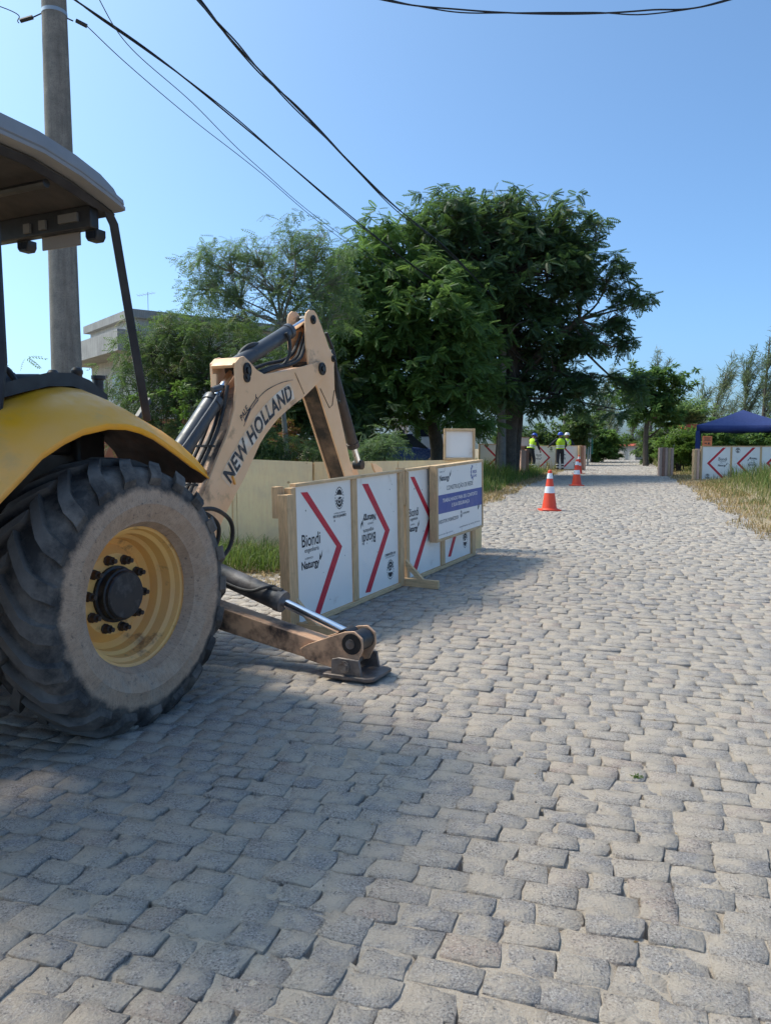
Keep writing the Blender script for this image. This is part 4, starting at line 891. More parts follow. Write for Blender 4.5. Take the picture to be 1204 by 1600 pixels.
# stacked boards beside the pole
ST = thing('board_stack', 'stack of weathered boards lying beside the utility pole', 'boards', gpt(801, 735, 32), 0)
rr = random.Random(9)
for k in range(7):
    b = MB(); b.bx(-.45 + rr.uniform(-.05, .05), .40 + rr.uniform(-.05, .05), -.3, .3 + rr.uniform(-.05, .05), k * .155, k * .155 + .14); b.build('board', MT[rr.choice(('wold_x', 'wold2', 'wold_x'))], ST, bevel=.006)
SB = thing('framed_board', 'small grey framed board on top of the board stack', 'board', gpt(812, 735, 32) + Vector((0, 0, 1.09)), 0)
b = MB(); b.bx(.03, .34, .02, .03, .03, .36); b.build('panel', MT['white'], SB)
batten(SB, .0, .029, 0, .05, 0, .39, 'wold', 'frame_stile'); batten(SB, .341, .37, 0, .05, 0, .39, 'wold', 'frame_stile'); batten(SB, .03, .34, 0, .05, .361, .39, 'wold_x', 'frame_rail'); batten(SB, .03, .34, 0, .05, 0, .029, 'wold_x', 'frame_rail')
# orange notice on the tent barrier
OS = thing('orange_sign', 'orange notice board on top of the tent barrier', 'sign', gpt(1094, 740, 25.06) + Vector((.02, 0, 1.14)), 0)
b = MB(); b.bx(0, .31, 0, .02, 0, .32); b.build('panel', MT['orange'], OS, bevel=.003)
b = MB()
for k, (a, c_) in enumerate(((.05, .26), (.07, .24), (.05, .26))): b.flat([(a, .27 - k * .04), (c_, .27 - k * .04), (c_, .255 - k * .04), (a, .255 - k * .04)], -.002)
b.flat([(.07, .10), (.14, .10), (.14, .07), (.07, .07)], -.002); b.flat([(.18, .11), (.23, .11), (.23, .05), (.18, .05)], -.002); o = b.build('print', MT['print_black'], OS, 0); o['kind'] = 'stuff'

# ------------------------------------------------------------------ traffic cones
def cone_mesh():
    H_ = .76; r0, r1 = .138, .032
    f = lambda z: r0 + (r1 - r0) * (z - .04) / (H_ - .04)
    b = MB(); b.lathe([(.165, .027), (.155, .040), (f(.045), .046), (f(.33), .33), (f(.60), .60), (f(.72), .72), (.034, H_ - .012), (.020, H_), (.0, H_)], 28, cap=False); parts = [b.mesh('body', MT['cone_red'], 40)]
    for z0, z1 in ((.33, .455), (.60, .70)):
        b = MB(); b.lathe([(f(z0), z0), (f(z0) + .003, z0 + .002), (f(z1) + .003, z1 - .002), (f(z1), z1)], 28, cap=False); parts.append(b.mesh('band', MT['cone_white'], 40))
    b = MB(); b.box((0, 0, .013), (.36, .36, .026)); parts.append(b.mesh('base', MT['cone_red'], 40)); return parts
CM = cone_mesh()
def cone(label, p, rz):
    t = thing('traffic_cone', label, 'cone', p, rz, 'orange cones along the road')
    link('body', CM[0], t); link('band', CM[1], t); link('band', CM[2], t); link('base', CM[3], t)
cone('nearest orange and white traffic cone on the cobbles', gpt(857.5, 801, 14.4), .05)
cone('middle traffic cone, second along the left road side', gpt(900, 761, 22.3), .0)
cone('farthest traffic cone, half hidden behind the middle one', gpt(903.5, 740, 31.5), .7)

# ================================================================== POLES AND CABLES
P1 = Vector((-4.71, 11.5, 0)); P1.z = gz(P1.x, P1.y)
UP = thing('utility_pole', 'tall weathered concrete utility pole behind the canopy roof', 'pole', P1)
b = MB(); b.lathe([(.235, -.3), (.222, 1.5), (.19, 5.0), (.168, 7.6), (.160, 8.7), (.0, 8.7)], 24); b.build('shaft', MT['pole'], UP, 40)
b = MB(); b.lathe([(.169, 7.33), (.175, 7.33), (.175, 7.38), (.169, 7.38)], 24, cap=False); b.build('steel_band', MT['galv'], UP)
for dx, dy in ((-.42, -.02), (.24, .06)):
    b = MB(); b.tube([Vector((dx * .42, dy, 7.35)), Vector((dx, dy, 7.35 - abs(dx) * .25))], .010, 6); k_ = b.build('anchor_hook', MT['cable'], UP)
b = MB(); b.bx(-.05, .55, -.03, .03, 7.80, 7.86); b.build('bracket', MT['galv'], UP)
P2 = gpt(783, 700, 28.0)
UP2 = thing('utility_pole', 'concrete street light pole rising in front of the big tree', 'pole', P2)
b = MB(); b.lathe([(.17, -.3), (.15, 2), (.125, 4.0), (.118, 5.0), (0, 5.0)], 20); b.build('shaft', MT['pole'], UP2, 40)
b = MB(); b.tube(spline([(.05, -.1, 4.8), (.45, -.2, 5.4), (.8, -.3, 5.5)], 5), .022, 8); b.build('lamp_arm', MT['pole'], UP2, 40)
b = MB(); b.prism([(0, 0), (.08, .06), (.42, .05), (.5, 0), (.42, -.04), (.06, -.03)], -.1, .1); o = b.build('lamp_head', MT['galv'], UP2, bevel=.01); o.location = (.78, -.3, 5.54); o.scale = (.7, .7, .7)
def cable(label, pts, r_, sag=0, strands=1, n=24):
    pts = [Vector(p) for p in pts]
    a, c_ = pts[0], pts[-1]; b = MB()
    P = spline(pts, 12) if len(pts) > 2 else [a.lerp(c_, i / n) - Vector((0, 0, sag * 4 * (i / n) * (1 - i / n))) for i in range(n + 1)]
    o = None
    b.tube(P, r_, 6)
    o = b.build('cable', MT['cable'], None, 60); tag(o, label, 'cable', 'overhead cables')
    if strands > 1:
        for k in range(1, strands):
            b = MB(); q = []
            for i, p in enumerate(P):
                w = 1.7 * r_ + .018 * (1 + math.sin(i * .31 + k * 2.0)) * (.5 + .5 * math.sin(i * .23 + k)); q.append(p + Vector((w * math.cos(i * .25 + k * 2), 0, w * math.sin(i * .25 + k * 2))))
            b.tube(q, r_ * .8, 6); b.build('strand', MT['cable'], o, 60)
    return o
top2 = P2 + Vector((0, -.1, 5.5))
cable('dark bundled cable dropping from the near pole into the big tree', [P1 + Vector((.16, -.05, 7.62)), at(250, 92, 13.4), at(400, 214, 16), at(575, 360, 20.5), at(690, 448, 24), top2 + Vector((0, 0, .1))], .015, strands=2)
cable('lower thin wire from the near pole towards the trees', [P1 + Vector((.40, .10, 7.26)), at(200, 101, 12.7), at(300, 186, 14.3), at(400, 264, 16.4), at(550, 385, 21), top2 + Vector((0, 0, -.75))], .007)
cable('upper thin wire from the near pole towards the trees', [P1 + Vector((.55, -.02, 7.72)), at(200, 70, 12.7), at(300, 160, 14.3), at(400, 258, 16.6), at(540, 372, 21), top2 + Vector((0, 0, -.65))], .007)
cable('thick twisted cable bundle crossing overhead from top centre to the big tree', [at(180, -180, 7.5), at(310, 0, 10), at(385, 88, 11.6), at(480, 185, 14), at(600, 308, 18), at(700, 392, 22), top2 + Vector((.1, 0, .35))], .014, strands=3)
cable('sagging cable crossing the top right corner of the view', [at(-200, -330, 9.6), at(330, -75, 9.8), at(585, -3, 10), at(720, 15, 10), at(870, 22, 10), at(1010, 16, 10), at(1145, -2, 10), at(1500, -130, 10.2)], .011, strands=2)
cable('thin wire leaving the near pole to the left edge', [P1 + Vector((-.50, -.02, 7.22)), at(0, 10, 11.2), at(-300, -80, 10.6)], .007)
b = MB(); b.tube([P1 + Vector((-.48, -.02, 7.25)), P1 + Vector((-.30, -.02, 7.30))], .03, 8); tag(b.build('strain_clamp', MT['black']), 'black strain clamp on the wire left of the near pole', 'wire clamp', 'wire clamps')
b = MB(); b.tube([P1 + Vector((.28, .07, 7.30)), P1 + Vector((.42, .10, 7.24))], .03, 8); tag(b.build('strain_clamp', MT['black']), 'black strain clamp on the wire right of the near pole', 'wire clamp', 'wire clamps')

# ================================================================== VEGETATION
def leaf_proto(pairs=7, L=1.0, lw=.085, ll=.27, droop=.22):
    """pinnate leaf along +x: quads"""
    V = []; F = []
    def blade(p, d, n, l, w):
        p = np.array(p); d = np.array(d) / np.linalg.norm(d); s = np.cross(n, d); s = s / np.linalg.norm(s)
        o = len(V); V.extend([p, p + d * l * .5 + s * w, p + d * l - np.array([0, 0, .05 * l]), p + d * l * .5 - s * w]); F.append((o, o + 1, o + 2, o + 3))
    for i in range(pairs):
        x = .18 + .78 * i / (pairs - 1) * L; z = -droop * x * x; sz = ll * (1 - .45 * abs(i / (pairs - 1) - .4))
        for s in (1, -1): blade((x, 0, z), (.45, s, -.25 - droop * x), np.array([0, 0, 1.]), sz, lw * .8)
    blade((L, 0, -droop), (1, 0, -.5), np.array([0, 0, 1.]), ll * .8, lw)
    return np.array(V), np.array(F)
def simple_leaf():
    V = np.array([(0, 0, 0), (.35, .2, .03), (1, 0, -.12), (.35, -.2, .03)], float); return V, np.array([(0, 1, 2, 3)])
LP_PIN = leaf_proto(); LP_FINE = leaf_proto(6, 1.0, .055, .24, .35); LP_S = simple_leaf()
def broad_cluster():
    V = []; F = []
    for k in range(5):
        a = 2 * math.pi * k / 5; c_, s_ = math.cos(a), math.sin(a); v, f = simple_leaf()
        v = v * .75 + np.array([.12, 0, 0]); r_ = np.array([[c_, -s_, 0], [s_, c_, 0], [0, 0, 1]]); o = len(V); V.extend((v @ r_.T) + np.array([0, 0, .03 * k])); F.extend([tuple(i + o for i in q) for q in f])
    return np.array(V), np.array(F)
LP_B = broad_cluster()
def scatter(proto, pos, az, el, roll, size):
    V, F = proto; n = len(pos)
    ca, sa, ce, se, cr, sr = np.cos(az), np.sin(az), np.cos(el), np.sin(el), np.cos(roll), np.sin(roll)
    Rz = np.zeros((n, 3, 3)); Rz[:, 0, 0] = ca; Rz[:, 0, 1] = -sa; Rz[:, 1, 0] = sa; Rz[:, 1, 1] = ca; Rz[:, 2, 2] = 1
    Ry = np.zeros((n, 3, 3)); Ry[:, 0, 0] = ce; Ry[:, 0, 2] = -se; Ry[:, 1, 1] = 1; Ry[:, 2, 0] = se; Ry[:, 2, 2] = ce
    Rx = np.zeros((n, 3, 3)); Rx[:, 0, 0] = 1; Rx[:, 1, 1] = cr; Rx[:, 1, 2] = -sr; Rx[:, 2, 1] = sr; Rx[:, 2, 2] = cr
    M = Rz @ Ry @ Rx
    W_ = np.einsum('nij,vj->nvi', M, V) * size[:, None, None] + pos[:, None, :]
    Fo = (len(V) * np.arange(n)[:, None, None] + F[None]).reshape(-1, F.shape[1])
    return W_.reshape(-1, 3), Fo
def foliage(lobes, clumps, per, leaves, size, rng, flat=.85, spread=.42, elr=(-.95, .55), proto=LP_PIN, tint=(0, .75), young=.10, shell=(.55, 1.05)):
    """lobes: (centre, radii). returns mesh arrays + clump centres"""
    w = np.array([(r[0] * r[1] + r[1] * r[2] + r[0] * r[2]) for _, r in lobes]); w = w / w.sum()
    cnt = np.maximum(1, np.round(w * clumps)).astype(int); C = []; OUT = []
    for (c_, r_), k in zip(lobes, cnt):
        d = rng.normal(size=(k, 3)); d[:, 2] += .15; d /= np.linalg.norm(d, axis=1)[:, None]
        rad = rng.uniform(shell[0], shell[1], k)
        C.append(np.array(c_)[None] + d * np.array(r_)[None] * rad[:, None]); OUT.append(d)
    C = np.concatenate(C); OUT = np.concatenate(OUT); n = len(C)
    ros = np.repeat(C, per, 0) + rng.normal(size=(n * per, 3)) * np.array([spread, spread, spread * flat]); out = np.repeat(OUT, per, 0)
    ctint = np.repeat(rng.uniform(-.12, .12, n), per)
    pos = np.repeat(ros, leaves, 0); m = len(pos); out = np.repeat(out, leaves, 0)
    az = rng.uniform(0, 2 * np.pi, m); f = rng.random(m) < .35; az = np.where(f, np.arctan2(out[:, 1], out[:, 0]) + rng.normal(0, .6, m), az)
    el = rng.uniform(elr[0], elr[1], m); size_ = size * rng.uniform(.65, 1.2, m)
    V, F = scatter(proto, pos, az, el, rng.normal(0, .55, m), size_)
    t = np.clip(np.repeat(ctint, leaves) + rng.uniform(tint[0], tint[1], m), 0, 1)
    yg = np.repeat(np.repeat(rng.random(n) < young, per), leaves); t = np.where(yg, np.clip(t + .30, 0, 1), t)
    return V, F, np.repeat(t, len(proto[0])), C
def px_lobes(L, Y):
    out = []
    for q in L:
        u, v, ru, rv = q[:4]; dy = q[4] if len(q) > 4 else 0; ry = q[5] if len(q) > 5 else None
        p = at(u, v, Y + dy); k = (Y + dy) / 1200; rx = ru * k; rz = rv * k; out.append(((p.x, p.y, p.z), (rx, ry if ry else (rx + rz) / 2, rz)))
    return out
def branches(trunk_pts, rad, lobes, C, rng, r_limb=.10, twig=.3):
    b = MB(); b.tube(spline(trunk_pts, 5), list(np.linspace(rad, rad * .55, 5 * (len(trunk_pts) - 1) + 1)), 12)
    T = spline(trunk_pts, 5)
    for c_, r_ in lobes:
        c_ = Vector(c_); st = min(T[len(T) // 3:], key=lambda p: (p - c_).length + .4 * abs(p.z - c_.z)); mid = st.lerp(c_, .5) + Vector(rng.normal(size=3) * .25) - Vector((0, 0, .15))
        b.tube(spline([st, mid, c_], 4), list(np.linspace(r_limb, r_limb * .35, 9)), 7)
        near = [p for p in C if (Vector(p) - c_).length < max(r_) * 1.3]
        for p in near[:: max(1, int(1 / twig))]:
            p = Vector(p); m = c_.lerp(p, .5) + Vector(rng.normal(size=3) * .12); b.tube([st.lerp(c_, .8), m, p], [r_limb * .35, r_limb * .22, r_limb * .09], 5)
    return b
def tree(name, label, trunk_pts, rad, lobes, leafmat, bark, seed, clumps, per, leaves, size, group='trees around the site', r_limb=.10, twig=.4, **kw):
    rng = np.random.default_rng(seed); V, F, t, C = foliage(lobes, clumps, per, leaves, size, rng, **kw)
    base = Vector(trunk_pts[0]); root = thing(name, label, 'tree', base, 0, group)
    b = branches(trunk_pts, rad, lobes, C, rng, r_limb, twig); b.v = [tuple(Vector(p) - base) for p in b.v]; b.build('trunk', MT[bark], root, 50, fix=False)
    link('crown', np_mesh('crown', V - np.array(base)[None], F, MT[leafmat], {'tint': t}), root)
    return root
def base_at(u, Y, v=700): p = at(u, v, Y); return Vector((p.x, Y, gz(p.x, Y) - .1))

YB = 29
lobB = px_lobes([(745, 350, 90, 45), (835, 352, 80, 45, .5), (690, 372, 85, 55, -1), (795, 430, 115, 75, 0), (705, 450, 75, 65, -1), (865, 410, 45, 52, .5), (850, 505, 55, 55, 0), (785, 530, 95, 70, 0), (865, 610, 55, 36, -.5), (790, 625, 80, 40, -.5), (885, 570, 30, 45, 0), (740, 570, 55, 55, -1)], YB)
tB = base_at(789, YB)
tree('shade_tree', 'huge dark green tree right of the big crown, leaning over the workers', [tB, tB + Vector((.05, 0, 1.6)), tB + Vector((.25, 0, 3.2)), tB + Vector((.1, 0, 5.0)), tB + Vector((0, 0, 7.0))], .42, lobB, 'leafB', 'bark', 21, 270, 9, 6, .42, r_limb=.14, young=.05, spread=.34, flat=.7, shell=(.7, 1.08), twig=.6)
# open right-hand limbs of the same tree mass: a looser crown on bare branches
lobB2 = px_lobes([(915, 380, 22, 30), (935, 350, 14, 14), (905, 450, 32, 30), (955, 425, 32, 26), (985, 470, 36, 14), (1012, 468, 18, 10), (960, 500, 34, 18), (925, 530, 30, 22), (975, 545, 18, 26), (985, 605, 20, 26), (940, 590, 28, 20), (900, 620, 34, 24), (965, 640, 12, 14)], YB - 1)
tB2 = base_at(800, YB + .6)
tree('shade_tree', 'open right hand limb of the big tree with feathery tufts against the sky', [tB2, tB2 + Vector((.15, 0, 2.0)), at(815, 600, YB), at(850, 545, YB - .5), at(905, 500, YB - 1)], .26, lobB2, 'leafB', 'bark', 22, 80, 4, 6, .42, r_limb=.05, twig=1.0, young=.03, spread=.16, shell=(.4, 1.0))
YA = 25.5
lobA = px_lobes([(600, 425, 62, 50), (560, 455, 50, 50, -.3), (645, 480, 95, 70), (610, 560, 85, 65, -.5), (685, 575, 75, 60, -.5), (560, 545, 55, 60), (565, 615, 55, 42), (630, 632, 60, 24, 0), (715, 630, 50, 32, -.5), (700, 520, 60, 55), (630, 380, 50, 40, .5), (520, 600, 40, 60, .8)], YA)
tA = base_at(684, YA + 1)
tree('shade_tree', 'large bright green tree left of the street light pole', [tA, tA + Vector((-.05, 0, 1.2)), tA + Vector((-.35, -.3, 2.4)), tA + Vector((-.8, -.6, 3.8)), tA + Vector((-1.0, -.8, 5.6))], .26, lobA, 'leafA', 'bark', 23, 260, 9, 6, .40, r_limb=.11, young=.20, spread=.34, flat=.7, shell=(.7, 1.08))
YC = 21
lobC = px_lobes([(318, 440, 38, 34), (345, 405, 40, 30), (400, 395, 45, 32), (455, 380, 45, 30), (505, 385, 36, 32), (360, 460, 55, 30), (430, 445, 60, 38), (500, 450, 50, 50), (535, 430, 22, 32), (380, 500, 50, 32), (460, 510, 55, 40), (520, 500, 40, 40)], YC)
tC = base_at(447, YC)
tree('feathery_tree', 'slender feathery tree with a pale trunk behind the boom', [tC, tC + Vector((-.02, 0, 1.5)), tC + Vector((-.15, 0, 3.0)), tC + Vector((-.1, 0, 4.4))], .085, lobC, 'leafC', 'bark_pale', 24, 150, 5, 6, .30, r_limb=.04, twig=.9, spread=.26, proto=LP_FINE, young=.1)
YD = 19
lobD = px_lobes([(235, 545, 50, 50), (285, 525, 50, 45), (335, 545, 55, 55), (215, 610, 50, 50), (280, 610, 60, 55), (345, 620, 50, 55), (195, 665, 40, 40), (255, 680, 60, 35), (325, 685, 60, 35), (395, 560, 45, 55), (385, 640, 40, 50)], YD)
tD = base_at(275, YD)
tree('feathery_tree', 'bushy feathery tree in front of the pale house', [tD, tD + Vector((.05, 0, .8)), tD + Vector((.1, 0, 1.8)), tD + Vector((.2, 0, 2.8))], .09, lobD, 'leafD', 'bark', 25, 200, 6, 6, .30, r_limb=.05, twig=.5, spread=.26, proto=LP_FINE, young=.15)
YE = 24
lobE = px_lobes([(470, 590, 55, 55), (430, 620, 50, 50), (510, 640, 55, 45), (455, 660, 50, 35), (545, 670, 55, 30)], YE)
tE = base_at(500, YE)
tree('understory_tree', 'dark low tree filling the gap under the boom', [tE, tE + Vector((0, 0, 1)), tE + Vector((-.2, 0, 2.2))], .10, lobE, 'leafB', 'bark', 26, 110, 6, 6, .40, r_limb=.05, proto=LP_PIN, young=.06)
# branch tip of a tree outside the frame on the left
lobL = px_lobes([(2, 562, 14, 6), (-60, 600, 40, 26)], 13)
tL = base_at(-140, 13)
tree('feathery_tree', 'feathery tree at the left edge, only a leafy tip showing', [tL, tL + Vector((.1, 0, 1.5)), tL + Vector((.5, 0, 2.7))], .08, lobL, 'leafC', 'bark', 27, 18, 4, 6, .24, r_limb=.02, proto=LP_FINE, spread=.12)
# right-hand background
YF = 43
lobF = px_lobes([(1000, 600, 24, 18), (1035, 590, 24, 16), (1052, 605, 14, 18), (985, 625, 18, 20), (1020, 625, 28, 20), (1045, 640, 16, 16), (1005, 650, 22, 14), (1035, 665, 14, 16), (990, 600, 14, 24)], YF)
tF = base_at(1009, YF)
tree('round_leaf_tree', 'small broad leaved tree on the right of the far road', [tF, tF + Vector((-.05, 0, 1.4)), at(1012, 655, YF), at(1030, 625, YF)], .17, lobF, 'leafA', 'bark', 28, 58, 5, 6, .40, r_limb=.09, proto=LP_B, young=.15, spread=.34)

def casuarina(label, u, Y, vtop, lean, n_pl, seed, matn, wid, dens=1.0, vbase=None):
    rng = np.random.default_rng(seed); base = base_at(u, Y); k = Y / 1200
    top = at(u + lean, vtop, Y); H_ = top.z - base.z
    root = thing('casuarina_tree', label, 'tree', base, 0, 'grey green plume trees')
    b = MB(); T = spline([Vector((0, 0, 0)), Vector(((top.x - base.x) * .35, 0, H_ * .45)), Vector((top.x - base.x, 0, H_ * .97))], 6); b.tube(T, list(np.linspace(.02 * H_ + .03, .02, len(T))), 8)
    P = []; D = []
    for i in range(int(n_pl * .42)):
        f = rng.uniform(.18, .98); p0 = T[0].lerp(T[-1], f); p0 = T[min(int(f * (len(T) - 1)), len(T) - 1)]
        a = rng.uniform(0, 2 * np.pi); L = wid * k * (1.45 - f * .85) * rng.uniform(.5, 1.5)
        d = Vector((math.cos(a) * .42 + .12 + lean * .014, math.sin(a) * .38, rng.uniform(.85, 1.5))).normalized(); e = p0 + d * L
        b.tube([p0, p0.lerp(e, .5), e], [.03, .018, .006], 4)
        m = int(26 * dens * (.5 + L)); 
        for q in range(m):
            t = rng.uniform(.15, 1.02); P.append(p0.lerp(e, t) + Vector(rng.normal(size=3) * .07)); dd = Vector((d.x * .6, d.y * .6, d.z * .5)) + Vector(rng.normal(size=3) * .55); D.append(dd.normalized())
    b.build('trunk', MT['bark'], root, 50, fix=False)
    P = np.array(P); D = np.array(D); n = len(P); ln = rng.uniform(.25, .55, n)[:, None]; side = np.cross(D, rng.normal(size=(n, 3))); side /= np.linalg.norm(side, axis=1)[:, None]; wv = side * .016
    e1 = P + D * ln * .6; e2 = P + D * ln - np.array([0, 0, .12]) * ln
    V = np.stack([P - wv, P + wv, e1 + wv, e1 - wv, e2 + wv * .4, e2 - wv * .4], 1).reshape(-1, 3)
    i = 6 * np.arange(n)[:, None]; F = np.concatenate([i + np.array([[0, 1, 2, 3]]), i + np.array([[3, 2, 4, 5]])])
    link('crown', np_mesh('crown', V, F, MT[matn], {'tint': np.repeat(rng.random(n), 6)}), root)
casuarina('tall plume tree at the right edge behind the tent', 1188, 46, 520, 14, 70, 31, 'needle_dark', 55)
casuarina('tall plume tree left of the right edge one behind the tent', 1160, 48, 560, 6, 60, 32, 'needle_dark', 55)
casuarina('windswept plume tree left of the tent peak, tallest tip', 1100, 50, 578, 34, 62, 33, 'needle', 52)
casuarina('lower windswept plume tree behind the concrete wall', 1075, 52, 610, 26, 40, 34, 'needle', 48)
casuarina('plume tree rising behind the small broad leaved tree', 1012, 58, 562, 16, 46, 35, 'needle', 52)
casuarina('pale plume tree behind the workers barrier', 925, 56, 605, 14, 60, 36, 'needle', 60)
casuarina('small pale plume tree by the end of the road', 945, 64, 640, 10, 36, 37, 'needle', 48)
casuarina('pale plume tree beyond the small broad leaved tree', 985, 66, 630, 8, 40, 38, 'needle', 55)
casuarina('short plume tree over the tent roof', 1138, 60, 628, 6, 30, 39, 'needle', 40)

def bush(label, lobes, matn, seed, clumps, per, leaves, size, proto=LP_B, **kw):
    rng = np.random.default_rng(seed); V, F, t, C = foliage(lobes, clumps, per, leaves, size, rng, proto=proto, **kw)
    c0 = np.mean([np.array(c_) for c_, _ in lobes], 0); base = Vector((c0[0], c0[1], gz(c0[0], c0[1])))
    root = thing('bush', label, 'bush', base, 0, 'bushes')
    b = MB()
    for c_, r_ in lobes:
        for k in range(3): e = Vector(c_) + Vector(rng.normal(size=3) * .3) * r_[0] - base; b.tube([Vector((rng.normal() * .1, rng.normal() * .1, 0)), e * .5, e], [.03, .02, .008], 5)
    b.build('stem', MT['bark'], root, 50, fix=False); link('foliage', np_mesh('foliage', V - np.array(base)[None], F, MT[matn], {'tint': t}), root)
bush('round dark green bush at the end of the road, left side', px_lobes([(925, 690, 32, 22), (905, 680, 18, 20), (948, 700, 22, 14)], 52), 'leafA', 41, 60, 8, 6, .38, shell=(.3, 1))
bush('low olive bush at the crest of the road', px_lobes([(965, 703, 22, 10), (985, 700, 16, 12), (950, 706, 12, 8)], 66), 'leafD', 42, 40, 8, 6, .4, shell=(.3, 1))
bush('leafy bright shrub in front of the concrete wall', px_lobes([(1060, 700, 14, 16), (1072, 696, 9, 12), (1050, 708, 9, 9)], 33), 'leaf_bright', 43, 40, 6, 5, .24, shell=(.2, 1))
bush('long green hedge seen under the tent roof', px_lobes([(1110, 694, 16, 13), (1130, 692, 18, 13), (1155, 693, 20, 13), (1180, 694, 20, 13), (1205, 693, 20, 14), (1230, 693, 20, 14)], 36), 'leafA', 44, 120, 7, 6, .26, shell=(.3, 1), young=.3)
bush('olive bush left of the concrete wall', px_lobes([(1035, 695, 14, 14), (1020, 700, 12, 12)], 46), 'leafD', 45, 30, 7, 6, .34, shell=(.3, 1))
bush('spiky pale palm like plant above the concrete wall', px_lobes([(1060, 655, 12, 20), (1075, 660, 12, 14)], 47), 'leafC', 46, 14, 4, 8, 1.1, proto=LP_FINE, spread=.15, elr=(.3, 1.3))
bush('rusty red shrub under the boom arch', px_lobes([(455, 690, 18, 18)], 22), 'leaf_red', 47, 12, 4, 5, .18, shell=(.2, 1))
bush('rusty red foliage behind the boom cylinder', px_lobes([(285, 658, 12, 10), (262, 690, 10, 10)], 20.5), 'leaf_red', 48, 9, 4, 5, .16, shell=(.2, 1))
bush('yellow green sprig beside the boom cylinder', px_lobes([(296, 632, 9, 9)], 16), 'leaf_bright', 49, 6, 4, 6, .16, shell=(.1, 1))
bush('pale yellowish shrub right of the dipper arm', px_lobes([(590, 705, 28, 16), (605, 690, 20, 12), (570, 712, 20, 10)], 17), 'leafC', 50, 36, 5, 6, .20, proto=LP_FINE, shell=(.2, 1), young=.4, spread=.16)
bush('bushes crowding behind the workers barrier', px_lobes([(850, 690, 22, 12), (885, 692, 22, 12), (820, 690, 20, 12), (800, 685, 20, 12), (905, 672, 20, 22)], 44), 'leafD', 51, 70, 7, 6, .34, shell=(.3, 1), young=.3)
bush('dark scrub behind the plywood left of the dipper', px_lobes([(400, 700, 40, 20), (440, 708, 40, 16), (500, 712, 40, 14), (350, 705, 40, 22)], 18), 'leafD', 52, 80, 6, 6, .22, proto=LP_FINE, shell=(.2, 1), young=.2, spread=.24)

# ---- grass
def grass(name, label, P, h, matn, rng, lean=.35, width=.006, tint=(0, 1)):
    n = len(P); az = rng.uniform(0, 2 * np.pi, n); d = np.stack([np.cos(az), np.sin(az), np.zeros(n)], -1); s = np.stack([-np.sin(az), np.cos(az), np.zeros(n)], -1)
    L = np.abs(rng.normal(lean, lean * .5, n))[:, None]; h = h[:, None]; w = width * rng.uniform(.6, 1.4, n)[:, None]; up = np.array([0, 0, 1.])[None]
    p1 = P + up * h * .55 + d * h * L * .30; p2 = P + up * h * (1 - .25 * L) + d * h * L
    V = np.stack([P - s * w, P + s * w, p1 + s * w * .8, p1 - s * w * .8, p2 + s * w * .15, p2 - s * w * .15], 1).reshape(-1, 3)
    i = 6 * np.arange(n)[:, None]; F = np.concatenate([i + np.array([[0, 1, 2, 3]]), i + np.array([[3, 2, 4, 5]])])
    t = np.clip(rng.uniform(tint[0], tint[1], n), 0, 1)
    tag(link(name, np_mesh(name, V, F, MT[matn], {'tint': np.repeat(t, 6)})), label, 'grass', kind='stuff')
def pts_st(n, s0, s1, t0, t1, rng, clump=.5, edge=None):
    S = rng.uniform(s0, s1, n * 3); T = rng.uniform(t0, t1, n * 3)
    den = np.array([noise.noise(Vector((a * .9, c_ * .9, 4))) for a, c_ in zip(S, T)])
    keep = rng.random(n * 3) < np.clip(.5 + den * 1.4 * clump, .05, 1)
    if edge is not None: keep &= edge(S, T)
    S, T = S[keep][:n], T[keep][:n]
    return np.stack([S * RD.x + T * RN.x, S * RD.y + T * RN.y, gz_st(S, T) - .01], -1), S, T
rg = np.random.default_rng(77)
wob = lambda S, a: np.array([noise.noise(Vector((s * .8, a, 1))) for s in S])
P_, S_, T_ = pts_st(15000, 10.5, 34, -9, -2.7, rg, .6, lambda S, T: T < left_edge(S) - .12 + .25 * wob(S, 1)); dist = left_edge(S_) - T_
grass('green_grass', 'tall green verge grass left of the road below the big tree', P_, rg.uniform(.18, .55, len(P_)) * np.clip(.35 + dist * .8, .35, 1.25), 'grass', rg, .4, .010, (0, .75))
P_, S_, T_ = pts_st(9000, 9.8, 36, -4.2, -2.45, rg, .4, lambda S, T: np.abs(T - left_edge(S) + .12) < .45 + .3 * wob(S, 7))
grass('dry_grass', 'dry straw fringe along the left road edge', P_, rg.uniform(.04, .14, len(P_)), 'straw', rg, .9, .007)
P_, S_, T_ = pts_st(30000, 9.5, 40, 1.9, 11, rg, .5, lambda S, T: T > right_edge(S) + .35 + .5 * wob(S, 3)); dist = T_ - right_edge(S_)
grass('dry_grass', 'tall dry yellow green grass on the right verge', P_, rg.uniform(.20, .62, len(P_)) * np.clip(.12 + dist * .34, .2, 1.1), 'grass_dry', rg, .5, .008, (.0, .95))
P_, S_, T_ = pts_st(8000, 12, 32, 3.2, 11, rg, .8); 
grass('green_grass', 'greener tufts in front of the tent barrier', P_, rg.uniform(.3, .7, len(P_)), 'grass', rg, .4, .008, (.1, .8))
P_, S_, T_ = pts_st(12000, 6.5, 40, 1.6, 4, rg, .5, lambda S, T: np.abs(T - right_edge(S) - .35) < .55 + .4 * wob(S, 9))
grass('dry_grass', 'dry straw fringe along the right road edge', P_, rg.uniform(.04, .16, len(P_)), 'straw', rg, .9, .006)
def pts_xy(n, x0, x1, y0, y1, rng):
    X = rng.uniform(x0, x1, n); Y = rng.uniform(y0, y1, n); return np.stack([X, Y, np.array([gz(a, c_) for a, c_ in zip(X, Y)]) - .01], -1)
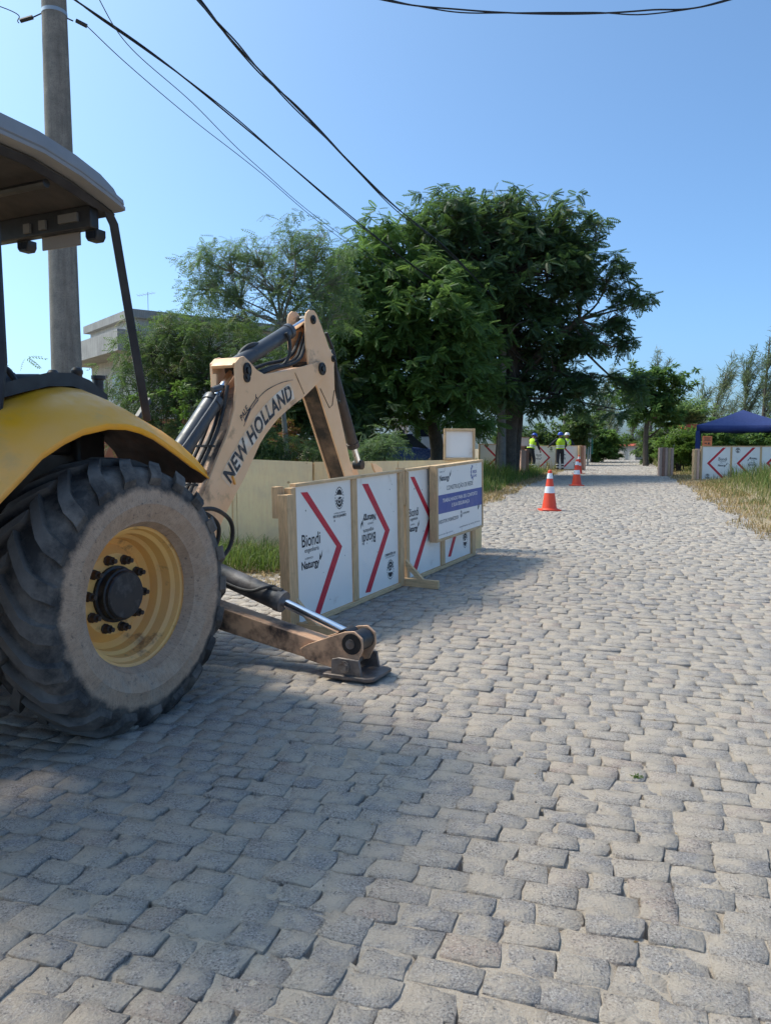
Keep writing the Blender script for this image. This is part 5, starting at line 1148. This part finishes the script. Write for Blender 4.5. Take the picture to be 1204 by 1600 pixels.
P_ = pts_xy(2600, -2.6, -.55, 8.35, 9.45, rg); grass('green_grass', 'green grass at the foot of the plywood wall', P_, rg.uniform(.10, .34, len(P_)), 'grass', rg, .7, .005, (0, .85))
P_ = pts_xy(2200, -3.0, -.6, 7.55, 8.6, rg); grass('dry_grass', 'dry straw litter between grass and cobbles near the barrier', P_, rg.uniform(.02, .08, len(P_)), 'straw', rg, 1.3, .004)
P_ = pts_xy(6500, -5, 2.5, 11.2, 17, rg); st_ = np.array([to_st(a, c_) for a, c_ in P_[:, :2]]); P_ = P_[st_[:, 1] < left_edge(st_[:, 0]) - 1.2]; grass('green_grass', 'long arching grass behind the plywood wall', P_, rg.uniform(.5, 1.0, len(P_)), 'grass', rg, .65, .010, (.0, .9))
P_ = pts_xy(3000, -9, -3.0, 9, 16, rg); grass('green_grass', 'rough grass beyond the machine on the left', P_, rg.uniform(.3, .8, len(P_)), 'grass', rg, .5, .009, (.0, .9))
P_, S_, T_ = pts_st(7000, 36, 66, 1.8, 7, rg, .5); grass('dry_grass', 'straw coloured grass on the far right verge', P_, rg.uniform(.2, .6, len(P_)), 'grass_dry', rg, .5, .016, (.4, 1))
P_, S_, T_ = pts_st(4000, 36, 64, -5.5, -2.8, rg, .5); grass('dry_grass', 'straw coloured grass on the far left verge', P_, rg.uniform(.2, .6, len(P_)), 'grass_dry', rg, .5, .016, (.5, 1))

# ================================================================== BUILDINGS
HP = at(215, 690, 31); HP.z = gz(HP.x, 31) - .2
HS = thing('house', 'pale two storey house with a flat overhanging roof behind the bushy tree', 'house', HP, R(38))
b = MB(); b.bx(0, 7.5, 0, 5.5, 0, 6.3); b.build('wall', MT['plaster'], HS)
b = MB(); b.bx(-1.1, 2.2, -1.2, 6.2, 4.85, 5.65); b.build('balcony_slab', MT['conc'], HS)
b = MB(); b.bx(-.25, 7.7, -.25, 5.7, 6.301, 6.62); b.build('roof', MT['conc'], HS)
for (x, z) in ((1.4, 3.2), (4.4, 3.2), (3.2, .9), (5.6, .9), (4.6, 5.0)):
    b = MB(); b.bx(x, x + 1.1, -.06, .02, z, z + 1.1); w_ = b.build('window', MT['conc'], HS); b = MB(); b.bx(x + .08, x + 1.02, -.075, -.062, z + .08, z + 1.02); b.build('pane', MT['glass'], w_)
for (y, z) in ((1.5, 3.1), (3.4, 3.1)):
    b = MB(); b.bx(-.06, .02, y, y + 1.1, z, z + 1.2); w_ = b.build('window', MT['conc'], HS); b = MB(); b.bx(-.075, -.062, y + .08, y + 1.02, z + .08, z + 1.12); b.build('pane', MT['glass'], w_)
AP = at(228, 478, 31)
AN = thing('television_antenna', 'thin television antenna standing on the pale house roof', 'antenna', AP + Vector((0, .3, -.25)))
b = MB(); b.tube([(0, 0, 0), (0, 0, .85)], .012, 6); b.build('mast', MT['galv'], AN); b = MB(); b.tube([(-.42, 0, .70), (.30, 0, .82)], .008, 6); b.build('boom', MT['galv'], AN)
for k in range(6):
    x = -.38 + k * .12; b = MB(); b.tube([(x, -.22, .71 + k * .02), (x, .22, .71 + k * .02)], .005, 5); b.build('element', MT['galv'], AN)
b = MB(); b.bx(-2.2, 2.2, -.1, .1, 0, 1.9); o = b.build('brick_wall', MT['brick'], None, bevel=.01); o.location = gpt(270, 700, 24); tag(o, 'low red brick wall behind the boom cylinder', 'wall')
CW = thing('concrete_wall', 'bare grey concrete wall behind the plank bundle on the right', 'wall', gpt(1040, 700, 38), R(3))
xw = 0
for k in range(4):
    b = MB(); b.bx(k * 1.2 + .006, (k + 1) * 1.2 - .006, 0, .16, 0, 1.62 + .03 * k); b.build('wall_panel', MT['conc'], CW, bevel=.01)
LH = thing('low_house', 'low grey house with a tiled roof edge beside the far tree', 'house', gpt(992, 706, 62), R(10))
b = MB(); b.bx(0, 3.6, 0, 3, 0, 1.15); b.build('wall', MT['conc'], LH); b = MB(); b.prism([(-.3, 1.15), (3.8, 1.30), (3.8, 1.45), (-.3, 1.24)], -.3, 3.3); b.build('roof', MT['redroof'], LH); b = MB(); b.bx(-.02, .5, -.03, .01, .25, 1.0); b.build('opening', MT['glass'], LH)
RRf = thing('red_roof_house', 'house with a red tile roof beyond the concrete wall', 'house', gpt(1070, 700, 44), 0)
b = MB(); b.bx(-.3, 2.3, .3, 3, 0, 2.0); b.build('wall', MT['conc'], RRf); b = MB(); b.prism([(-.1, 2.0), (-.1, 2.25), (2.4, 2.25), (2.4, 2.0)], -.2, 2.6); b.build('roof', MT['redroof'], RRf)
WH = thing('white_house', 'white house far behind the parked truck', 'house', gpt(640, 700, 62), R(-6))
b = MB(); b.bx(-1.4, 2.1, 0, 4, 0, 2.7); b.build('wall', paint('white_wall', (.72, .66, .62), .8), WH); b = MB(); b.prism([(-1.7, 2.7), (2.4, 2.7), (1.9, 3.25), (.2, 3.7), (-1.3, 3.3)], -.3, 4.3); b.build('roof', paint('pale_roof', (.62, .52, .46), .8), WH)
GN = thing('green_fence', 'teal netting fence behind the workers', 'fence', gpt(770, 700, 48), 0)
b = MB(); b.bx(0, 6.2, 0, .03, .5, 1.75); b.build('netting', MT['green_net'], GN)
for k in range(5):
    b = MB(); b.bx(k * 1.5, k * 1.5 + .07, -.06, -.005, 0, 2.2); b.build('post', MT['galv'], GN)
SPO = thing('thin_pole', 'slim light pole behind the workers barrier', 'pole', gpt(881, 700, 46)); b = MB(); b.tube([(0, 0, 0), (0, 0, 3.6)], .10, 10); b.build('shaft', MT['pole'], SPO)
SPO = thing('thin_pole', 'thin grey post right of the workers barrier', 'pole', gpt(918, 700, 44)); b = MB(); b.tube([(0, 0, 0), (0, 0, 2.6)], .045, 8); b.build('shaft', MT['galv'], SPO)

# ================================================================== VEHICLES
TK = thing('truck', 'white truck cab parked under the big tree', 'truck', gpt(667, 705, 33), R(172))
b = MB(); b.prism([(-.75, .55), (-.78, 1.35), (-.58, 2.25), (-.45, 2.35), (.75, 2.35), (.75, .55)], -.95, .95); b.build('cab', MT['truck_white'], TK, bevel=.07, seg=3)
b = MB(); b.prism([(-.70, 1.45), (-.545, 2.16), (-.50, 2.16), (-.65, 1.45)], -.80, .80); o = b.build('windscreen', MT['glass'], TK); o.location = (-.06, 0, 0)
for s in (1, -1):
    b = MB(); b.prism([(-.45, 1.42), (-.33, 2.12), (.42, 2.12), (.42, 1.42)], s * .955, s * .965); b.build('side_window', MT['glass'], TK)
    b = MB(); b.bx(-.80, -.70, s * 1.05, s * 1.2, 1.5, 1.95); b.build('mirror', MT['black'], TK, bevel=.02)
    for x in (0, 3.2):
        b = MB(); b.lathe([(.24, -.12), (.42, -.13), (.45, -.06), (.45, .06), (.42, .13), (.24, .12), (.22, .02), (0, .02)], 24, 'y', cap=False); o = b.build('wheel', MT['tyre'], TK); o.location = (x, s * .82, .45)
b = MB(); b.bx(.85, 4.6, -1.0, 1.0, .75, 1.0); b.bx(.85, .95, -1.0, 1.0, 1.001, 1.7); b.build('flatbed', MT['steel'], TK, bevel=.01)
b = MB(); b.bx(-.2, 4.4, -.4, .4, .45, .72); b.build('frame', MT['steel'], TK)
CR = thing('car', 'dark blue hatchback parked left of the white truck', 'car', gpt(630, 705, 31), R(176))
b = MB()
sec = [(-2.0, .45, .62), (-1.95, .80, .74), (-1.0, .95, .80), (-.3, 1.0, .82), (1.3, 1.0, .82), (1.9, .95, .78), (2.0, .5, .66)]
rows = [[(x, -w, .28), (x, -w, z * .7), (x, -w * .94, z), (x, w * .94, z), (x, w, z * .7), (x, w, .28)] for x, z, w in sec]
b.loft(rows, close=True); b.add(rows[0], [tuple(range(6))]); b.add(rows[-1], [tuple(range(6))]); b.build('body', MT['car_blue'], CR, 30, bevel=.03)
b = MB(); rows = [[(x0, -.76, .95), (x1, -.60, 1.48), (x1, .60, 1.48), (x0, .76, .95)] for x0, x1 in ((-1.0, -.35), (1.75, 1.35))]; b.loft(rows); b.add(rows[0], [(0, 1, 2, 3)]); b.add(rows[1], [(0, 1, 2, 3)]); b.build('greenhouse', MT['glass'], CR)
b = MB(); b.bx(-.38, 1.36, -.61, .61, 1.482, 1.52); b.build('roof', MT['car_blue'], CR, bevel=.015)
for s in (1, -1):
    for x in (-1.25, 1.25):
        b = MB(); b.lathe([(.18, -.09), (.30, -.10), (.32, -.05), (.32, .05), (.30, .10), (.18, .09), (.16, .02), (0, .02)], 24, 'y', cap=False); o = b.build('wheel', MT['tyre'], CR); o.location = (x, s * .74, .32)
    b = MB(); b.prism([(.2, 1.0), (.2, 1.44), (.24, 1.44), (.24, 1.0)], s * .70, s * .74); b.build('pillar', MT['car_blue'], CR)

# ================================================================== TENT
TN = thing('canopy_tent', 'navy blue pop up tent standing behind the right barrier', 'tent', gpt(1156, 740, 28.4), R(-23))
zt = TN.location.z; ez = 2.22 - zt; pz = 2.80 - zt; hw = 1.53
ring = [(-hw, -hw), (hw, -hw), (hw, hw), (-hw, hw)]
b = MB(); n_ = 10
for k in range(4):
    a, c_ = ring[k], ring[(k + 1) % 4]; rows = []
    for f in np.linspace(0, 1, n_):
        ex, ey = a[0] + (c_[0] - a[0]) * f, a[1] + (c_[1] - a[1]) * f; sg_ = .03 * math.sin(f * math.pi)
        rows.append([(ex * (1 - g), ey * (1 - g), ez + (pz - ez) * (g ** 1.15) - sg_ * (1 - g)) for g in np.linspace(0, 1, 7)])
    b.loft(rows)
b.build('roof_cloth', MT['tent'], TN, 25)
for k in range(4):
    a, c_ = ring[k], ring[(k + 1) % 4]; b = MB()
    rows = [[(a[0] + (c_[0] - a[0]) * f, a[1] + (c_[1] - a[1]) * f, ez - .03 * math.sin(f * math.pi) + .0 + q + (.012 * math.sin(f * 17 + k) if q else 0)) for q in (0, -.1, -.22)] for f in np.linspace(0, 1, 14)]
    b.loft(rows); o = b.build('valance', MT['tent'], TN, 40); md = o.modifiers.new('s', 'SOLIDIFY'); md.thickness = .006
    b = MB(); x, y = a[0] * .97, a[1] * .97; b.bx(x - .03, x + .03, y - .03, y + .03, -.1, ez - .02); b.build('leg', MT['galv'] if a[0] > 0 else MT['black'], TN)
    b = MB(); b.bx(x - .07, x + .07, y - .07, y + .07, .9, ez - .2); b.build('leg_sleeve', MT['tent'], TN)

# ================================================================== PEOPLE
def skinned(name, pts, edges, rad, mat, parent, sub=2):
    me = bpy.data.meshes.new(name); keys = list(pts); me.from_pydata([pts[k] for k in keys], [(keys.index(a), keys.index(c_)) for a, c_ in edges], [])
    o = bpy.data.objects.new(name, me); COL.objects.link(o); md = o.modifiers.new('skin', 'SKIN'); md.use_smooth_shade = True; s2 = o.modifiers.new('sub', 'SUBSURF'); s2.levels = sub; s2.render_levels = sub
    for i, k in enumerate(keys):
        r_ = rad[k]; me.skin_vertices[0].data[i].radius = r_ if hasattr(r_, '__len__') else (r_, r_)
    me.skin_vertices[0].data[0].use_root = True
    dg = bpy.context.evaluated_depsgraph_get(); m2 = bpy.data.meshes.new_from_object(o.evaluated_get(dg)); bpy.data.objects.remove(o); bpy.data.meshes.remove(me)
    m2.materials.clear(); m2.materials.append(mat); m2.name = name
    return link(name, m2, parent)
def person(label, loc, rz, pose, helmet, vest=True):
    t = thing('person', label, 'person', loc, rz, 'workers in vests'); p = pose
    E_ = [('pel', 'wai'), ('wai', 'che'), ('che', 'nec'), ('nec', 'hea'), ('hea', 'crn')]
    rad = dict(pel=(.15, .11), wai=(.135, .10), che=(.17, .115), nec=(.055, .055), hea=(.085, .095), crn=(.06, .07))
    for s in 'LR':
        E_ += [('pel', 'hip' + s), ('hip' + s, 'kne' + s), ('kne' + s, 'ank' + s), ('ank' + s, 'toe' + s), ('che', 'sho' + s), ('sho' + s, 'elb' + s), ('elb' + s, 'wri' + s), ('wri' + s, 'han' + s)]
        rad.update({'hip' + s: .088, 'kne' + s: .06, 'ank' + s: .042, 'toe' + s: (.045, .03), 'sho' + s: .062, 'elb' + s: .045, 'wri' + s: .03, 'han' + s: (.035, .02)})
    skinned('body', p, E_, rad, MT['skin'], t)
    # trousers, shirt, vest as clothing over the body
    k = ['pel', 'hipL', 'kneL', 'ankL', 'hipR', 'kneR', 'ankR', 'wai']; skinned('trousers', {q: p[q] for q in k}, [('pel', 'wai'), ('pel', 'hipL'), ('hipL', 'kneL'), ('kneL', 'ankL'), ('pel', 'hipR'), ('hipR', 'kneR'), ('kneR', 'ankR')], dict(pel=(.165, .125), wai=(.148, .115), hipL=.103, hipR=.103, kneL=.078, kneR=.078, ankL=.068, ankR=.068), MT['cloth'], t)
    k = ['wai', 'che', 'nec', 'shoL', 'elbL', 'wriL', 'shoR', 'elbR', 'wriR']; skinned('shirt', {q: p[q] for q in k}, [('wai', 'che'), ('che', 'nec'), ('che', 'shoL'), ('shoL', 'elbL'), ('elbL', 'wriL'), ('che', 'shoR'), ('shoR', 'elbR'), ('elbR', 'wriR')], dict(wai=(.148, .112), che=(.18, .125), nec=.062, shoL=.074, elbL=.058, wriL=.044, shoR=.074, elbR=.058, wriR=.044), MT['cloth'], t)
    wai, che, nec = Vector(p['wai']), Vector(p['che']), Vector(p['nec']); lo = Vector(p['pel']).lerp(wai, .35)
    ax = (nec - lo).normalized(); sd = (Vector(p['shoR']) - Vector(p['shoL'])).normalized(); fw = ax.cross(sd).normalized() * -1
    def ringp(c_, a, d, n=18): return [c_ + sd * (a * math.cos(2 * math.pi * i / n)) + fw * (d * math.sin(2 * math.pi * i / n)) for i in range(n)]
    top_ = nec - ax * .03
    secs = [(lo, .205, .165), (lo.lerp(top_, .3), .195, .155), (lo.lerp(top_, .6), .215, .160), (lo.lerp(top_, .82), .215, .150), (top_, .15, .11), (top_ + ax * .02, .085, .085)]
    b = MB(); b.loft([ringp(*q) for q in secs], close=True); v_ = b.build('vest', MT['vest'], t, 60)
    for f0 in (.10, .26):
        c_ = lo.lerp(top_, f0); b = MB(); b.loft([ringp(c_, .206, .166), ringp(c_ + ax * .045, .204, .164)], close=True); b.build('reflective_band', MT['reflect'], v_)
    for s in (1, -1):
        b = MB(); pts = []
        for f in np.linspace(.30, .95, 8):
            c_ = lo.lerp(top_, f); q = s * (.13 - .26 * (f - .30) / .65); dd = -.166 + .02 * max(0, f - .7) * 3; pts.append(c_ + sd * q * .8 + fw * dd * math.sqrt(max(.2, 1 - (q / .22) ** 2)))
        b.tube(pts, .014, 6); b.build('reflective_strap', MT['reflect'], v_)
    for s in 'LR':
        a, kn = Vector(p['ank' + s]), Vector(p['kne' + s])
        for f in (.10, .40):
            c_ = a.lerp(kn, f); b = MB(); b.tube([c_, c_ + (kn - a).normalized() * .05], [.082, .084], 12, cap=False); b.build('leg_band', MT['reflect'], t)
        toe = Vector(p['toe' + s]); b = MB(); b.tube(spline([a + Vector((0, 0, .08)), a + Vector((0, 0, -.02)), a.lerp(toe, .6) + Vector((0, 0, -.005)), toe + (toe - a).normalized() * .04], 3), [.062, .062, .062, .06, .058, .055, .052, .048, .045, .03], 10); b.build('boot', MT['black'], t, 60)
    hd, cr = Vector(p['hea']), Vector(p['crn']); u = (cr - hd).normalized(); b = MB()
    b.lathe([(.150, 0), (.150, .008), (.118, .016), (.116, .05), (.098, .095), (.055, .125), (0, .132)], 20, 'z'); o = b.build('helmet', MT[helmet], t, 60); o.location = hd + u * .035; o.rotation_euler = u.to_track_quat('Z', 'Y').to_euler()
    # face: nose and ears on the head
    b = MB()
    f2 = (Vector((0, 1, 0)) - u * u.y).normalized(); b.tube([hd + f2 * .085 + u * .01, hd + f2 * .118 - u * .02, hd + f2 * .09 - u * .03], [.012, .018, .014], 6)
    for s in (1, -1): b.lathe([(0, 0), (.02, .004), (.026, .015), (0, .02)], 8, 'x', hd + Vector((s * .09 - .01, 0, -.005)))
    b.build('face_feature', MT['skin'], t, 60)['kind'] = 'stuff'
    # fingers closed from the hand
    for s in 'LR':
        h, w = Vector(p['han' + s]), Vector(p['wri' + s]); d = (h - w).normalized(); q = d.cross(Vector((0, 0, 1))); q = q.normalized() if q.length > .1 else Vector((1, 0, 0)); b = MB(); nrm = d.cross(q)
        for i in range(4): L = (.07, .08, .075, .06)[i]; o0 = h + q * (.024 - .016 * i); b.tube([o0, o0 + d * L * .5, o0 + d * L * .85 + nrm * .02], [.0095, .009, .007], 6)
        o0 = w.lerp(h, .45) + q * .03; b.tube([o0, o0 + q * .025 + d * .03, o0 + q * .022 + d * .065], [.011, .010, .008], 6); b.build('fingers', MT['skin'], t, 60)['kind'] = 'stuff'
    return t
def stand(armL=(-.34, .05, .85), armR=(.34, .05, .85), lean=0.0, turn=0):
    P = dict(pel=(0, 0, .93), wai=(0, lean * .25, 1.10), che=(0, lean * .65, 1.32), nec=(0, lean * .95, 1.48), hea=(0, lean * 1.12 + .02, 1.60), crn=(0, lean * 1.2 + .01, 1.70))
    for s, q in (('L', -1), ('R', 1)):
        P['hip' + s] = (q * .10, 0, .88); P['kne' + s] = (q * .11, .02, .48); P['ank' + s] = (q * .115, -.02, .09); P['toe' + s] = (q * .13, .14, .04); P['sho' + s] = (q * .19, lean * .88, 1.40)
        h = Vector(armL if q < 0 else armR); sh = Vector(P['sho' + s]); m = sh.lerp(h, .52) + Vector((q * .06, -.05, -.04)); P['elb' + s] = tuple(m); P['wri' + s] = tuple(m.lerp(h, .9)); P['han' + s] = tuple(m.lerp(h, 1.12))
    return P
def bent(a=.6):
    P = stand(); px, pz = 0, .93
    def rot(y, z): return (.0 + math.sin(a) * (z - pz) + math.cos(a) * y, pz + math.cos(a) * (z - pz) - math.sin(a) * y)
    for k in ('wai', 'che', 'nec', 'hea', 'crn', 'shoL', 'shoR'):
        x, y, z = P[k]; y2, z2 = rot(y, z); P[k] = (x, y2 - .1, z2)
    for s, q in (('L', -1), ('R', 1)):
        sh = Vector(P['sho' + s]); P['elb' + s] = (sh.x + q * .05, sh.y + .10, sh.z - .25); P['wri' + s] = (sh.x, sh.y + .25, sh.z - .42); P['han' + s] = (sh.x, sh.y + .29, sh.z - .49); P['hip' + s] = (q * .10, -.06, .88); P['kne' + s] = (q * .12, .06, .48)
    P['pel'] = (0, -.06, .93); return P
person('worker seen from behind in a yellow vest and blue helmet, hand on the barrier', gpt(874, 735, 35.5), R(4), stand(armL=(-.46, .28, 1.10), armR=(.30, .25, 1.05)), 'blue_helmet')
person('worker in a white helmet half hidden behind the blue helmeted one', gpt(884, 735, 36.9), R(185), stand(armL=(-.28, .3, 1.0), armR=(.28, .3, 1.0)), 'white_helmet')
person('worker with a blue helmet stooping beside the left end of the barrier', gpt(829, 737, 34.6), R(-50), bent(.42), 'blue_helmet')
person('worker bent low behind the board stack, only the vest showing', gpt(806, 735, 33.6), R(80), bent(.95), 'blue_helmet')

# ================================================================== SMALL THINGS ON THE ROAD
def litter():
    rng = np.random.default_rng(5); n = 90; S = 2.2 + 9 * rng.random(n) ** 1.3; T = rng.uniform(-3.6, 1.9, n)
    P = np.stack([S * RD.x + T * RN.x, S * RD.y + T * RN.y, gz_st(S, T) + .006], -1); V, F = scatter(LP_S, P, rng.uniform(0, 6.3, n), rng.normal(.1, .2, n), rng.normal(0, .4, n), rng.uniform(.010, .028, n))
    tag(link('leaf_litter', np_mesh('leaf_litter', V, F, MT['straw'], {'tint': np.repeat(rng.random(n), 4)})), 'scattered dry leaf bits on the cobbles', 'leaf litter', kind='stuff')
litter()
def weed(label, u, v, n, h, seed):
    rng = np.random.default_rng(seed); a = (u - 602) / 1200; bb = (v - 800) / 1200; c_, s_ = math.cos(PITCH), math.sin(PITCH); d = Vector((a, c_ - bb * s_, -s_ - bb * c_)); t = CAM_H / -d.z; p = Vector((0, 0, CAM_H)) + d * t
    root = thing('weed', label, 'weed', (p.x, p.y, gz(p.x, p.y) - .004), 0, 'weeds in the joints')
    pos = np.zeros((n, 3)) + rng.normal(0, .008, (n, 3)) * np.array([1, 1, .2]); V, F = scatter(LP_S, pos, rng.uniform(0, 6.3, n), rng.uniform(.2, 1.1, n), rng.normal(0, .3, n), h * rng.uniform(.5, 1.1, n)); link('leaf_tuft', np_mesh('leaf_tuft', V, F, MT['leaf_bright'], {'tint': np.repeat(rng.uniform(0, .5, n), 4)}), root)
weed('small green weed sprouting between the cobbles on the right', 993, 1214, 22, .035, 1)
weed('tiny weed in a cobble joint near the bottom right corner', 1052, 1476, 10, .018, 2)
